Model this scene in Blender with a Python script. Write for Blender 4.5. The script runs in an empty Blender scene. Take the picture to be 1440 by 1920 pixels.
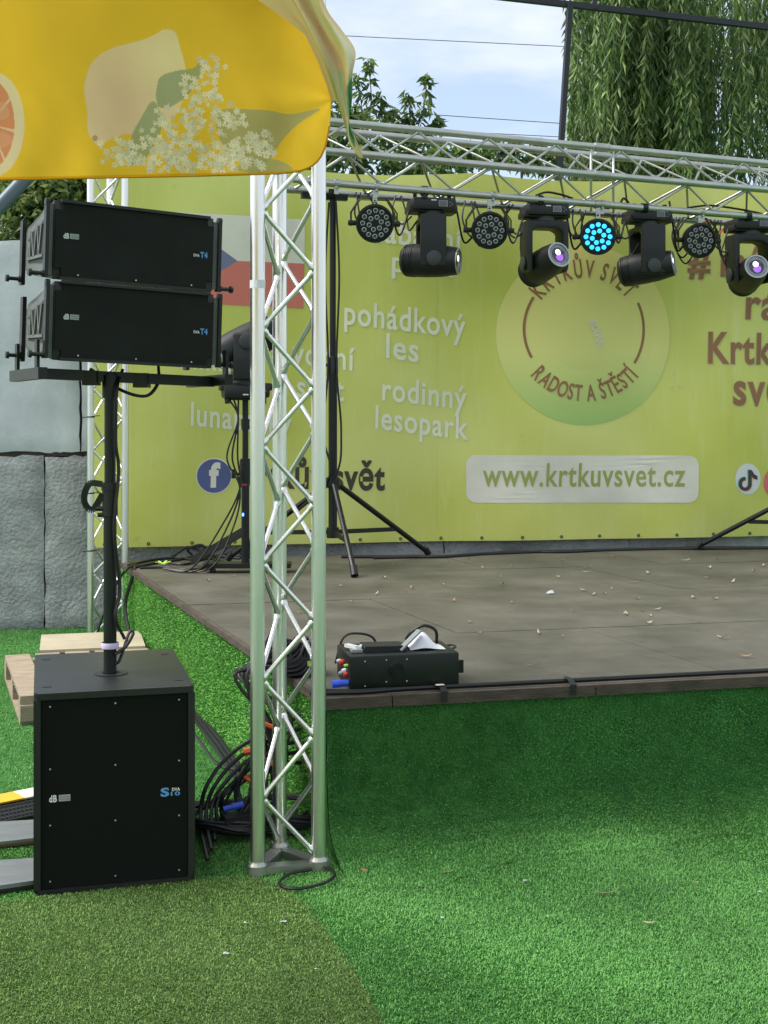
import bpy, bmesh, math, random
import numpy as np
from mathutils import Vector, Matrix, Euler
random.seed(7); RNG = np.random.default_rng(7)
R = math.radians
scene = bpy.context.scene
COL = scene.collection

# ------------------------------------------------------------------ camera
F, CX, HY, CAMZ = 2400.0, 720.0, 790.0, 1.52      # focal length in photo pixels, horizon row, eye height
cam_d = bpy.data.cameras.new('camera'); cam = bpy.data.objects.new('camera', cam_d); COL.objects.link(cam)
cam_d.sensor_fit = 'HORIZONTAL'; cam_d.sensor_width = 36.0
cam_d.lens = F / 1440.0 * 36.0
cam_d.shift_y = -(960.0 - HY) / 1440.0
cam_d.clip_start = 0.05; cam_d.clip_end = 2000
cam.location = (0, 0, CAMZ); cam.rotation_euler = (R(90), 0, 0)
scene.camera = cam
scene.render.resolution_x = 768; scene.render.resolution_y = 1024

# ------------------------------------------------------------------ sky, sun, exposure
SUN_EL, SUN_AZ = R(52), R(-95)                    # azimuth from +Y towards +X
world = bpy.data.worlds.new('World'); scene.world = world; world.use_nodes = True
nt = world.node_tree; nt.nodes.clear()
sky = nt.nodes.new('ShaderNodeTexSky'); sky.sky_type = 'NISHITA'; sky.sun_disc = False
sky.sun_elevation = SUN_EL; sky.sun_rotation = SUN_AZ; sky.dust_density = 2.0; sky.air_density = 1.0; sky.altitude = 250
tc = nt.nodes.new('ShaderNodeTexCoord')
mp = nt.nodes.new('ShaderNodeMapping'); mp.inputs['Scale'].default_value = (1.0, 1.0, 3.2); mp.inputs['Location'].default_value = (0.35, 0.1, 0.22)
cn = nt.nodes.new('ShaderNodeTexNoise'); cn.inputs['Scale'].default_value = 3.3; cn.inputs['Detail'].default_value = 7; cn.inputs['Roughness'].default_value = 0.55
cr = nt.nodes.new('ShaderNodeValToRGB'); cr.color_ramp.elements[0].color = (0.22, 0.22, 0.22, 1); cr.color_ramp.elements[0].position = 0.38; cr.color_ramp.elements[1].position = 0.66
mx = nt.nodes.new('ShaderNodeMix'); mx.data_type = 'RGBA'
mx.inputs['B'].default_value = (5.0, 5.15, 5.35, 1)
bg = nt.nodes.new('ShaderNodeBackground'); bg.inputs['Strength'].default_value = 0.105
wo = nt.nodes.new('ShaderNodeOutputWorld')
L = nt.links.new
L(tc.outputs['Generated'], mp.inputs['Vector']); L(mp.outputs['Vector'], cn.inputs['Vector'])
L(cn.outputs['Fac'], cr.inputs['Fac']); L(cr.outputs['Color'], mx.inputs['Factor'])
L(sky.outputs['Color'], mx.inputs['A']); L(mx.outputs['Result'], bg.inputs['Color']); L(bg.outputs['Background'], wo.inputs['Surface'])
sl = bpy.data.lights.new('sun', 'SUN'); sl.energy = 2.2; sl.angle = R(36); sl.color = (1.0, 0.95, 0.87)
so = bpy.data.objects.new('sun', sl); COL.objects.link(so)
sd = Vector((math.sin(SUN_AZ) * math.cos(SUN_EL), math.cos(SUN_AZ) * math.cos(SUN_EL), math.sin(SUN_EL)))
so.rotation_euler = (-sd).to_track_quat('-Z', 'Y').to_euler(); so.location = (-8, 3, 12)
vs = scene.view_settings
vs.view_transform = 'Standard'; vs.look = 'None'; vs.gamma = 1.0; vs.use_curve_mapping = False; vs.exposure = 1.1
scene.cycles.max_bounces = 6; scene.cycles.diffuse_bounces = 3; scene.cycles.glossy_bounces = 3; scene.cycles.transmission_bounces = 3; scene.cycles.transparent_max_bounces = 4

# ------------------------------------------------------------------ helpers
def P(px, py, Y):
    return Vector(((px - CX) / F * Y, Y, CAMZ - (py - HY) / F * Y))
def G(px, py, z=0.0):
    Y = (CAMZ - z) * F / (py - HY)
    return Vector(((px - CX) / F * Y, Y, z))

def s2l(c):
    return tuple(((v / 255.0) / 12.92 if v <= 10 else (((v / 255.0) + 0.055) / 1.055) ** 2.4) for v in c)

MATS = {}
def mat(name, col, rough=0.6, metal=0.0, var=0.0, vscale=8.0, col2=None, bump=0.0, bscale=60.0, spec=0.5, island=0.0,
        trans=0.0, emit=None, estr=0.0, coat=0.0, stretch=None, rvar=0.0, attr=None, bdist=0.01):
    """procedural material: base colour varied by noise, optional bump, random tint per mesh island, translucency"""
    m = bpy.data.materials.new(name); m.use_nodes = True; t = m.node_tree; n = t.nodes; l = t.links.new
    b = n['Principled BSDF']; out = n['Material Output']
    b.inputs['Roughness'].default_value = rough; b.inputs['Metallic'].default_value = metal
    b.inputs['Specular IOR Level'].default_value = spec; b.inputs['Coat Weight'].default_value = coat
    c1 = tuple(col) + (1,)
    b.inputs['Base Color'].default_value = c1
    src = None
    coord = n.new('ShaderNodeTexCoord'); vec = coord.outputs['Object']
    if stretch:
        mpn = n.new('ShaderNodeMapping'); mpn.inputs['Scale'].default_value = stretch; l(vec, mpn.inputs['Vector']); vec = mpn.outputs['Vector']
    if attr:
        a = n.new('ShaderNodeAttribute'); a.attribute_name = attr; src = a.outputs['Color']
    if var > 0 or col2:
        nz = n.new('ShaderNodeTexNoise'); nz.inputs['Scale'].default_value = vscale; nz.inputs['Detail'].default_value = 6; nz.inputs['Roughness'].default_value = 0.62
        l(vec, nz.inputs['Vector'])
        rp = n.new('ShaderNodeValToRGB'); rp.color_ramp.elements[0].position = 0.3; rp.color_ramp.elements[1].position = 0.7
        l(nz.outputs['Fac'], rp.inputs['Fac'])
        if col2:
            rp.color_ramp.elements[0].color = c1; rp.color_ramp.elements[1].color = tuple(col2) + (1,)
        else:
            lo = [max(0, v * (1 - var)) for v in col]; hi = [min(1, v * (1 + var)) for v in col]
            rp.color_ramp.elements[0].color = tuple(lo) + (1,); rp.color_ramp.elements[1].color = tuple(hi) + (1,)
        if src is not None:
            mm = n.new('ShaderNodeMix'); mm.data_type = 'RGBA'; mm.blend_type = 'MULTIPLY'; mm.inputs['Factor'].default_value = 1
            l(src, mm.inputs['A']); l(rp.outputs['Color'], mm.inputs['B']); src = mm.outputs['Result']
        else:
            src = rp.outputs['Color']
        if rvar > 0:
            mr = n.new('ShaderNodeMapRange'); mr.inputs['To Min'].default_value = max(0, rough - rvar); mr.inputs['To Max'].default_value = min(1, rough + rvar)
            l(nz.outputs['Fac'], mr.inputs['Value']); l(mr.outputs['Result'], b.inputs['Roughness'])
    if island > 0:
        g = n.new('ShaderNodeNewGeometry'); hs = n.new('ShaderNodeHueSaturation')
        mr = n.new('ShaderNodeMapRange'); mr.inputs['To Min'].default_value = 1 - island; mr.inputs['To Max'].default_value = 1 + island
        l(g.outputs['Random Per Island'], mr.inputs['Value']); l(mr.outputs['Result'], hs.inputs['Value'])
        mh = n.new('ShaderNodeMapRange'); mh.inputs['To Min'].default_value = 0.5 + 0.05 * island; mh.inputs['To Max'].default_value = 0.5 - 0.05 * island
        l(g.outputs['Random Per Island'], mh.inputs['Value']); l(mh.outputs['Result'], hs.inputs['Hue'])
        if src is not None: l(src, hs.inputs['Color'])
        else: hs.inputs['Color'].default_value = c1
        src = hs.outputs['Color']
    if src is not None: l(src, b.inputs['Base Color'])
    if bump > 0:
        bz = n.new('ShaderNodeTexNoise'); bz.inputs['Scale'].default_value = bscale; bz.inputs['Detail'].default_value = 5
        l(vec, bz.inputs['Vector'])
        bp = n.new('ShaderNodeBump'); bp.inputs['Strength'].default_value = bump; bp.inputs['Distance'].default_value = bdist
        l(bz.outputs['Fac'], bp.inputs['Height']); l(bp.outputs['Normal'], b.inputs['Normal'])
    if trans > 0:
        tr = n.new('ShaderNodeBsdfTranslucent'); ms = n.new('ShaderNodeMixShader'); ms.inputs['Fac'].default_value = trans
        if src is not None: l(src, tr.inputs['Color'])
        else: tr.inputs['Color'].default_value = c1
        l(b.outputs['BSDF'], ms.inputs[1]); l(tr.outputs['BSDF'], ms.inputs[2]); l(ms.outputs['Shader'], out.inputs['Surface'])
    if emit:
        b.inputs['Emission Color'].default_value = tuple(emit) + (1,); b.inputs['Emission Strength'].default_value = estr
    MATS[name] = m
    return m

def catmull(pts, n=8):
    pts = [Vector(p) for p in pts]
    if len(pts) < 3:
        return [pts[0].lerp(pts[-1], i / n) for i in range(n + 1)]
    q = [pts[0] * 2 - pts[1]] + pts + [pts[-1] * 2 - pts[-2]]
    out = []
    for i in range(1, len(q) - 2):
        for k in range(n):
            t = k / n; a, b, c, d = q[i - 1], q[i], q[i + 1], q[i + 2]
            out.append(0.5 * ((2 * b) + (c - a) * t + (2 * a - 5 * b + 4 * c - d) * t * t + (3 * b - a - 3 * c + d) * t ** 3))
    out.append(pts[-1]); return out

class MB:
    def __init__(s): s.v = []; s.f = []
    def add(s, v, f):
        o = len(s.v); s.v += [tuple(p) for p in v]; s.f += [tuple(i + o for i in q) for q in f]; return s
    def box(s, c, size, M=None):
        x, y, z = [k / 2 for k in size]; c = Vector(c)
        vv = [Vector((a, b, d)) for d in (-z, z) for b in (-y, y) for a in (-x, x)]
        if M is not None: vv = [M @ p for p in vv]
        return s.add([p + c for p in vv], [(0, 2, 3, 1), (4, 5, 7, 6), (0, 1, 5, 4), (2, 6, 7, 3), (0, 4, 6, 2), (1, 3, 7, 5)])
    def bar(s, p, q, w, h, up=(0, 0, 1)):
        p, q = Vector(p), Vector(q); d = (q - p).normalized(); a = d.cross(Vector(up))
        if a.length < 1e-4: a = d.cross(Vector((1, 0, 0)))
        a.normalize(); b = a.cross(d)
        vv = [e + a * (w / 2 * i) + b * (h / 2 * j) for e in (p, q) for i, j in ((-1, -1), (1, -1), (1, 1), (-1, 1))]
        return s.add(vv, [(0, 1, 2, 3), (7, 6, 5, 4), (0, 4, 5, 1), (1, 5, 6, 2), (2, 6, 7, 3), (3, 7, 4, 0)])
    def tube(s, pts, r, seg=8, caps=True):
        pts = [Vector(p) for p in pts]; n = len(pts); rr = r if isinstance(r, (list, tuple)) else [r] * n
        vv = []; t0 = (pts[1] - pts[0]).normalized()
        a = t0.cross(Vector((0, 0, 1)))
        if a.length < 1e-3: a = t0.cross(Vector((1, 0, 0)))
        a.normalize()
        for i in range(n):
            t = (pts[min(i + 1, n - 1)] - pts[max(i - 1, 0)])
            t = t.normalized() if t.length > 1e-9 else t0
            a = a - t * a.dot(t)
            a = a.normalized() if a.length > 1e-6 else t.orthogonal().normalized()
            b = t.cross(a)
            vv += [pts[i] + (a * math.cos(2 * math.pi * k / seg) + b * math.sin(2 * math.pi * k / seg)) * rr[i] for k in range(seg)]
        ff = [(i * seg + k, i * seg + (k + 1) % seg, (i + 1) * seg + (k + 1) % seg, (i + 1) * seg + k) for i in range(n - 1) for k in range(seg)]
        if caps: ff += [tuple(reversed(range(seg))), tuple(range((n - 1) * seg, n * seg))]
        return s.add(vv, ff)
    def lathe(s, prof, seg=24, M=None, capends=True):
        """profile (r, z) around local z"""
        vv = []; n = len(prof)
        for r, z in prof:
            vv += [Vector((r * math.cos(2 * math.pi * k / seg), r * math.sin(2 * math.pi * k / seg), z)) for k in range(seg)]
        if M is not None: vv = [M @ p for p in vv]
        ff = [(i * seg + k, i * seg + (k + 1) % seg, (i + 1) * seg + (k + 1) % seg, (i + 1) * seg + k) for i in range(n - 1) for k in range(seg)]
        if capends: ff += [tuple(reversed(range(seg))), tuple(range((n - 1) * seg, n * seg))]
        return s.add(vv, ff)
    def prism(s, poly, d0, d1, fn=None):
        """poly (x,z) pushed from y=d0 to y=d1"""
        n = len(poly); vv = [Vector((x, d0, z)) for x, z in poly] + [Vector((x, d1, z)) for x, z in poly]
        if fn: vv = [fn(p) for p in vv]
        ff = [tuple(range(n)), tuple(range(2 * n - 1, n - 1, -1))] + [(i, i + n, (i + 1) % n + n, (i + 1) % n) for i in range(n)]
        return s.add(vv, ff)
    def build(s, name, m, parent=None, smooth=False, off=None, sharp=35):
        me = bpy.data.meshes.new(name); v = s.v
        if off is not None: v = [(p[0] - off[0], p[1] - off[1], p[2] - off[2]) for p in v]
        me.from_pydata(v, [], s.f); me.update()
        return link(name, me, m, parent, smooth, sharp)

def link(name, me, m, parent=None, smooth=False, sharp=35):
    if m is not None: me.materials.append(MATS[m] if isinstance(m, str) else m)
    if smooth:
        me.polygons.foreach_set('use_smooth', [True] * len(me.polygons)); me.set_sharp_from_angle(angle=R(sharp))
    o = bpy.data.objects.new(name, me); COL.objects.link(o)
    if parent: o.parent = parent
    return o

def npmesh(name, verts, quads=None, tris=None):
    me = bpy.data.meshes.new(name); nv = len(verts)
    q = np.zeros((0, 4), int) if quads is None else quads; t = np.zeros((0, 3), int) if tris is None else tris
    nl = q.size + t.size; nf = len(q) + len(t)
    me.vertices.add(nv); me.loops.add(nl); me.polygons.add(nf)
    me.vertices.foreach_set('co', np.asarray(verts, dtype=np.float32).ravel())
    me.loops.foreach_set('vertex_index', np.concatenate([q.ravel(), t.ravel()]).astype(np.int32))
    st = np.concatenate([np.arange(len(q)) * 4, q.size + np.arange(len(t)) * 3]).astype(np.int32)
    me.polygons.foreach_set('loop_start', st)
    me.update(calc_edges=True); me.validate()
    return me

def thing(name, label, cat, loc=(0, 0, 0), rot=(0, 0, 0), group=None):
    o = bpy.data.objects.new(name, None); COL.objects.link(o); o.empty_display_size = 0.1
    o.location = loc; o.rotation_euler = rot; o['label'] = label; o['category'] = cat
    if group: o['group'] = group
    return o
def tag(o, label, cat, group=None, kind=None):
    o['label'] = label; o['category'] = cat
    if group: o['group'] = group
    if kind: o['kind'] = kind
    return o
def structure(o, label=None):
    o['kind'] = 'structure'
    if label: o['label'] = label
    return o
def child(mesh, name, parent, M):
    o = bpy.data.objects.new(name, mesh); COL.objects.link(o); o.parent = parent; o.matrix_basis = M; return o

def bevbox(name, size, bev, m, parent=None, loc=(0, 0, 0), seg=2, taper=None, smooth=True):
    bm = bmesh.new(); bmesh.ops.create_cube(bm, size=1)
    for v in bm.verts:
        v.co = Vector((v.co.x * size[0], v.co.y * size[1], v.co.z * size[2]))
        if taper: v.co = taper(v.co)
    bmesh.ops.bevel(bm, geom=list(bm.edges), offset=bev, segments=seg, affect='EDGES', profile=0.6)
    me = bpy.data.meshes.new(name); bm.to_mesh(me); bm.free()
    o = link(name, me, m, parent, smooth, 50); o.location = loc; return o

def poly_in(px, py, poly):
    """vectorised point in polygon"""
    ins = np.zeros(px.shape, bool); n = len(poly); j = n - 1
    for i in range(n):
        xi, yi = poly[i]; xj, yj = poly[j]
        c = ((yi > py) != (yj > py)) & (px < (xj - xi) * (py - yi) / ((yj - yi) + 1e-12) + xi)
        ins ^= c; j = i
    return ins

_tcache = {}
def text2d(s, bold=0.02):
    key = (s, bold)
    if key in _tcache: return _tcache[key]
    cu = bpy.data.curves.new('t', 'FONT'); cu.body = s; cu.size = 1.0; cu.offset = bold; cu.space_character = 1.09; cu.resolution_u = 4
    ob = bpy.data.objects.new('t', cu); COL.objects.link(ob)
    dg = bpy.context.evaluated_depsgraph_get(); dg.update()
    me = bpy.data.meshes.new_from_object(ob.evaluated_get(dg))
    v = [(p.co.x, p.co.y) for p in me.vertices]; f = [tuple(q.vertices) for q in me.polygons]
    bpy.data.objects.remove(ob); bpy.data.curves.remove(cu); bpy.data.meshes.remove(me)
    _tcache[key] = (v, f); return v, f
CAPH = max(p[1] for p in text2d('H', 0)[0]); XH = max(p[1] for p in text2d('x', 0)[0])

# ------------------------------------------------------------------ materials
mat('turf_base', (0.045, 0.15, 0.035), 0.95, var=0.35, vscale=14, bump=0.6, bscale=160, spec=0.1)
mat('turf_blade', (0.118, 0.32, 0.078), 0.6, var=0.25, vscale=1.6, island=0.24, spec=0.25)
mat('turf_olive_base', (0.075, 0.12, 0.034), 0.95, var=0.3, vscale=14, bump=0.6, bscale=160, spec=0.1)
mat('turf_olive_blade', (0.145, 0.27, 0.072), 0.6, var=0.25, vscale=1.7, island=0.24, spec=0.25)
mat('turf_shaded', (0.062, 0.235, 0.058), 0.65, var=0.25, vscale=2.2, island=0.24, spec=0.2)  # same green turf, darkened in colour for the shade on the stage front
mat('turf_lit', (0.125, 0.355, 0.06), 0.6, var=0.25, vscale=2.2, island=0.24, spec=0.25)  # same green turf, brightened in colour for light from the left
mat('aluminium', (0.88, 0.87, 0.85), 0.33, 1.0, var=0.12, vscale=5, rvar=0.16, bump=0.05, bscale=90, stretch=(1, 1, 0.15))
mat('aluminium_beam_dim', (0.50, 0.51, 0.47), 0.42, 1.0, var=0.15, vscale=6, rvar=0.15)  # base colour darkened for the dim trees around the beam
mat('aluminium_dull', (0.45, 0.46, 0.42), 0.45, 1.0, var=0.15, vscale=6, rvar=0.15)
mat('weld', (0.7, 0.7, 0.68), 0.55, 1.0, bump=0.3, bscale=200)
mat('black_plastic', (0.006, 0.008, 0.0072), 0.5, var=0.3, vscale=20, bump=0.08, bscale=300)
mat('black_metal', (0.006, 0.008, 0.0075), 0.42, var=0.3, vscale=12, spec=0.4, rvar=0.1)
mat('black_paint', (0.011, 0.0135, 0.0125), 0.40, var=0.25, vscale=9, bump=0.25, bscale=420, bdist=0.002)
mat('grille', (0.006, 0.0085, 0.0072), 0.8, bump=0.3, bscale=700, spec=0.12, bdist=0.002)
mat('grille_array', (0.0145, 0.017, 0.0155), 0.75, var=0.25, vscale=5, bump=0.3, bscale=700, spec=0.15, bdist=0.002)
mat('dark_grey_plastic', (0.03, 0.035, 0.036), 0.45, var=0.2, vscale=12)
mat('side_plastic', (0.115, 0.132, 0.125), 0.55, var=0.15, vscale=16, bump=0.1, bscale=300)
mat('side_recess', (0.03, 0.034, 0.034), 0.7)
mat('rubber', (0.007, 0.008, 0.008), 0.5, var=0.2, vscale=30)
mat('white_print', (0.72, 0.74, 0.72), 0.6)
mat('grey_print', (0.36, 0.39, 0.38), 0.6)
mat('blue_print', (0.10, 0.30, 0.60), 0.55)
mat('white_plastic', (0.74, 0.76, 0.80), 0.35, var=0.06, vscale=10)
mat('grey_plastic', (0.28, 0.30, 0.30), 0.45, var=0.1)
mat('violet_tape', (0.62, 0.56, 0.80), 0.5)
mat('blue_plug', (0.03, 0.09, 0.62), 0.4)
mat('red_plastic', (0.55, 0.02, 0.02), 0.4)
mat('orange_tape', (0.75, 0.13, 0.03), 0.5)
mat('lime_tape', (0.45, 0.75, 0.12), 0.5)
mat('steel_screw', (0.6, 0.6, 0.58), 0.35, 1.0)
mat('deck', (0.046, 0.044, 0.033), 0.6, var=0.3, vscale=1.9, col2=(0.118, 0.112, 0.086), bump=0.12, bscale=40, rvar=0.18)
mat('deck_edge', (0.065, 0.048, 0.036), 0.75, var=0.45, vscale=9, bump=0.4, bscale=50, stretch=(1, 1, 4))
mat('deck_frame', (0.03, 0.03, 0.028), 0.8)
mat('concrete', (0.37, 0.382, 0.378), 0.85, var=0.3, vscale=5.0, bump=1.0, bscale=38, spec=0.25, bdist=0.02)
mat('concrete_smooth', (0.56, 0.59, 0.61), 0.75, var=0.16, vscale=2.2, bump=0.25, bscale=30, spec=0.3, bdist=0.01)
mat('rust_gap', (0.05, 0.035, 0.028), 0.95, var=0.5, vscale=30)
mat('pallet_wood', (0.33, 0.265, 0.19), 0.8, var=0.3, vscale=6, bump=0.35, bscale=60, stretch=(1, 6, 6))
mat('board_beige', (0.42, 0.375, 0.265), 0.75, var=0.14, vscale=4, bump=0.1, bscale=60)
mat('grey_board', (0.145, 0.165, 0.17), 0.6, var=0.2, vscale=4, bump=0.15, bscale=40, stretch=(1, 5, 1))
mat('board_brown', (0.12, 0.075, 0.045), 0.8, var=0.3)
mat('yellow_plastic', (0.80, 0.44, 0.03), 0.45, var=0.1, vscale=10)
mat('cream_print', (0.72, 0.69, 0.56), 0.6, var=0.15, vscale=25)
mat('bark', (0.09, 0.07, 0.05), 0.9, var=0.4, vscale=14, bump=0.8, bscale=30)
mat('willow_leaf', (0.17, 0.27, 0.09), 0.45, var=0.5, vscale=1.3, island=0.6, trans=0.48)
mat('tree_leaf', (0.13, 0.215, 0.06), 0.5, var=0.45, vscale=1.7, island=0.55, trans=0.5)
mat('hedge_leaf', (0.13, 0.20, 0.05), 0.5, var=0.5, vscale=1.5, island=0.6, trans=0.42)
mat('dry_leaf', (0.30, 0.17, 0.08), 0.7, var=0.35, vscale=40, island=0.5)
mat('dry_leaf_pale', (0.36, 0.30, 0.19), 0.7, var=0.3, vscale=40, island=0.4)
mat('paper_scrap', (0.34, 0.38, 0.38), 0.7)
mat('steel_black', (0.012, 0.014, 0.02), 0.5, var=0.2)
mat('wire', (0.06, 0.06, 0.065), 0.5)
mat('blue_steel', (0.09, 0.13, 0.16), 0.4, 0.3)
mat('lens_glass', (0.01, 0.01, 0.02), 0.08, coat=1.0)
mat('lens_violet', (0.10, 0.03, 0.25), 0.12, emit=(0.38, 0.12, 0.75), estr=0.5, coat=1.0)
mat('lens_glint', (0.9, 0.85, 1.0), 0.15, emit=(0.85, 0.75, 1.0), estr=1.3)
mat('lens_ring', (0.42, 0.45, 0.45), 0.3, 0.6)
mat('led_dead', (0.45, 0.47, 0.45), 0.15, 0.3, coat=1.0)
mat('led_core', (0.05, 0.05, 0.05), 0.3)
mat('led_blue', (0.1, 0.7, 0.9), 0.3, emit=(0.015, 0.34, 0.85), estr=1.0)
mat('led_blue_face', (0.01, 0.03, 0.08), 0.4, emit=(0.0, 0.05, 0.30), estr=0.7)
mat('led_indicator', (0.1, 0.2, 0.9), 0.3, emit=(0.1, 0.25, 1.0), estr=2.0)
BAN = s2l((172, 188, 80))
mat('banner_white', (0.80, 0.81, 0.60), 0.6, var=0.10, vscale=2.0)
mat('banner_cream', (0.76, 0.74, 0.61), 0.6, var=0.10, vscale=2.0)
mat('banner_red', (0.68, 0.19, 0.14), 0.6, var=0.08, vscale=2)
mat('banner_blue', (0.17, 0.19, 0.30), 0.6)
mat('banner_fb', (0.09, 0.115, 0.27), 0.6, var=0.15, vscale=5)
mat('banner_brown', (0.31, 0.15, 0.065), 0.6, var=0.1, vscale=3)
mat('banner_dark', (0.055, 0.047, 0.03), 0.6)
mat('banner_green', (0.34, 0.40, 0.09), 0.6)
mat('banner_pale_edge', (0.50, 0.46, 0.26), 0.6)
mat('banner_pink', (0.72, 0.10, 0.22), 0.6, col2=(0.75, 0.30, 0.10), vscale=3)
mat('banner_cyan', (0.2, 0.6, 0.6), 0.6)
mat('eyelet', (0.08, 0.08, 0.07), 0.4, 0.6)

def banner_mat():
    m = mat('banner_cloth', BAN, 0.5, bump=0.06, bscale=7, spec=0.3)
    t = m.node_tree; n = t.nodes; l = t.links.new; b = n['Principled BSDF']
    tcn = n.new('ShaderNodeTexCoord')
    n1 = n.new('ShaderNodeTexNoise'); n1.inputs['Scale'].default_value = 0.9; n1.inputs['Detail'].default_value = 4
    l(tcn.outputs['Object'], n1.inputs['Vector'])
    r1 = n.new('ShaderNodeValToRGB'); r1.color_ramp.elements[0].position = 0.35; r1.color_ramp.elements[1].position = 0.7
    r1.color_ramp.elements[0].color = tuple(s2l((200, 206, 94))) + (1,); r1.color_ramp.elements[1].color = tuple(s2l((218, 222, 130))) + (1,)
    l(n1.outputs['Fac'], r1.inputs['Fac'])
    # weather streaks and pale scuffs with a shape of their own
    mpn = n.new('ShaderNodeMapping'); mpn.inputs['Scale'].default_value = (7, 1, 0.9); l(tcn.outputs['Object'], mpn.inputs['Vector'])
    n2 = n.new('ShaderNodeTexNoise'); n2.inputs['Scale'].default_value = 2.0; n2.inputs['Detail'].default_value = 8; n2.inputs['Roughness'].default_value = 0.7
    l(mpn.outputs['Vector'], n2.inputs['Vector'])
    r2 = n.new('ShaderNodeValToRGB'); r2.color_ramp.elements[0].position = 0.52; r2.color_ramp.elements[1].position = 0.82
    l(n2.outputs['Fac'], r2.inputs['Fac'])
    m1 = n.new('ShaderNodeMix'); m1.data_type = 'RGBA'; m1.inputs['B'].default_value = tuple(s2l((228, 232, 180))) + (1,)
    ml = n.new('ShaderNodeMath'); ml.operation = 'MULTIPLY'; ml.inputs[1].default_value = 0.35
    l(r2.outputs['Color'], ml.inputs[0]); l(ml.outputs[0], m1.inputs['Factor']); l(r1.outputs['Color'], m1.inputs['A'])
    n3 = n.new('ShaderNodeTexNoise'); n3.inputs['Scale'].default_value = 4.5; n3.inputs['Detail'].default_value = 7; n3.inputs['Roughness'].default_value = 0.65
    l(tcn.outputs['Object'], n3.inputs['Vector'])
    r3 = n.new('ShaderNodeValToRGB'); r3.color_ramp.elements[0].position = 0.66; r3.color_ramp.elements[1].position = 0.80
    l(n3.outputs['Fac'], r3.inputs['Fac'])
    m2 = n.new('ShaderNodeMix'); m2.data_type = 'RGBA'; m2.inputs['B'].default_value = tuple(s2l((158, 156, 64))) + (1,)
    m3 = n.new('ShaderNodeMath'); m3.operation = 'MULTIPLY'; m3.inputs[1].default_value = 0.6
    l(r3.outputs['Color'], m3.inputs[0]); l(m3.outputs[0], m2.inputs['Factor']); l(m1.outputs['Result'], m2.inputs['A'])
    l(m2.outputs['Result'], b.inputs['Base Color'])
banner_mat()
def disc_mat():
    m = mat('banner_disc', s2l((176, 184, 88)), 0.55); t = m.node_tree; n = t.nodes; l = t.links.new
    tcn = n.new('ShaderNodeTexCoord'); sp = n.new('ShaderNodeSeparateXYZ'); l(tcn.outputs['Generated'], sp.inputs['Vector'])
    rp = n.new('ShaderNodeValToRGB'); e = rp.color_ramp.elements       # printed green to yellow fade of the emblem
    e[0].position = 0.02; e[0].color = tuple(s2l((164, 198, 108))) + (1,); e[1].position = 0.42; e[1].color = tuple(s2l((222, 222, 132))) + (1,)
    x = e.new(0.95); x.color = tuple(s2l((232, 222, 130))) + (1,)
    l(sp.outputs['Z'], rp.inputs['Fac']); l(rp.outputs['Color'], n['Principled BSDF'].inputs['Base Color'])
disc_mat()

# ------------------------------------------------------------------ ground and turf
E = Vector((math.cos(R(13.5)), math.sin(R(13.5)), 0)); GD = Vector((-0.347, 0.938, 0))
C0 = Vector((-0.206, 4.58, 0)); SZ = 0.535
EN = Vector((E.y, -E.x, 0))           # out of the stage front, towards the viewer
LN = Vector((-GD.y, GD.x, 0))         # out of the stage's left side
m = MB(); m.add([(-400, -60, 0), (400, -60, 0), (400, 900, 0), (-400, 900, 0)], [(0, 1, 2, 3)])
structure(m.build('ground', 'turf_base'))
ol_px = [(-400, 1702), (30, 1692), (365, 1652), (470, 1648), (530, 1664), (572, 1702), (612, 1752), (655, 1812), (690, 1868), (722, 1930), (745, 2100), (-900, 2100)]
OL = [(G(*p).x, G(*p).y) for p in ol_px]
m = MB(); n_ = len(OL); m.add([(x, y, 0.006) for x, y in OL] + [(x, y, -0.002) for x, y in OL],
    [tuple(range(n_ - 1, -1, -1))] + [(i, (i + 1) % n_, (i + 1) % n_ + n_, i + n_) for i in range(n_)])
structure(m.build('turf_carpet', 'turf_olive_base'), 'olive artificial turf carpet strip laid in the foreground')

def blades(name, pts, nrm, length, width, m, parent=None, droop=0.5, lean=0.7, off=None):
    n = len(pts); fa = 1.9 * np.sin(pts[:, 0] * 2.3 + 1.1 * np.sin(pts[:, 1] * 1.7)) + 1.4 * np.sin(pts[:, 1] * 3.1 + pts[:, 2] * 6 + pts[:, 0])
    t = RNG.normal(size=(n, 3)) + 0.5 * np.stack([np.cos(fa), np.sin(fa), np.sin(fa * 0.7)], 1); t -= nrm * (t * nrm).sum(1, keepdims=True); t /= np.linalg.norm(t, axis=1, keepdims=True)
    sd_ = np.cross(nrm, t); ln = (length * RNG.uniform(0.6, 1.25, n))[:, None]; w = (width * RNG.uniform(0.7, 1.3, n))[:, None]
    le = (lean * RNG.uniform(0.2, 1.3, n))[:, None]
    mid = pts + nrm * ln * 0.55 + t * ln * 0.30 * le + RNG.normal(size=(n, 3)) * 0.0015
    tip = pts + nrm * ln * (0.8 - droop * 0.45 * le) + t * ln * 0.85 * le + sd_ * ln * RNG.uniform(-0.35, 0.35, n)[:, None]
    V = np.stack([pts - sd_ * w / 2, pts + sd_ * w / 2, mid + sd_ * w / 2, mid - sd_ * w / 2, tip], 1).reshape(-1, 3)
    if off is not None: V = V - np.array(off)
    b = np.arange(n)[:, None] * 5
    me = npmesh(name, V, b + np.array([[0, 1, 2, 3]]), b + np.array([[3, 2, 4]]))
    o = link(name, me, m, parent); o['kind'] = 'stuff'; return o

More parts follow.
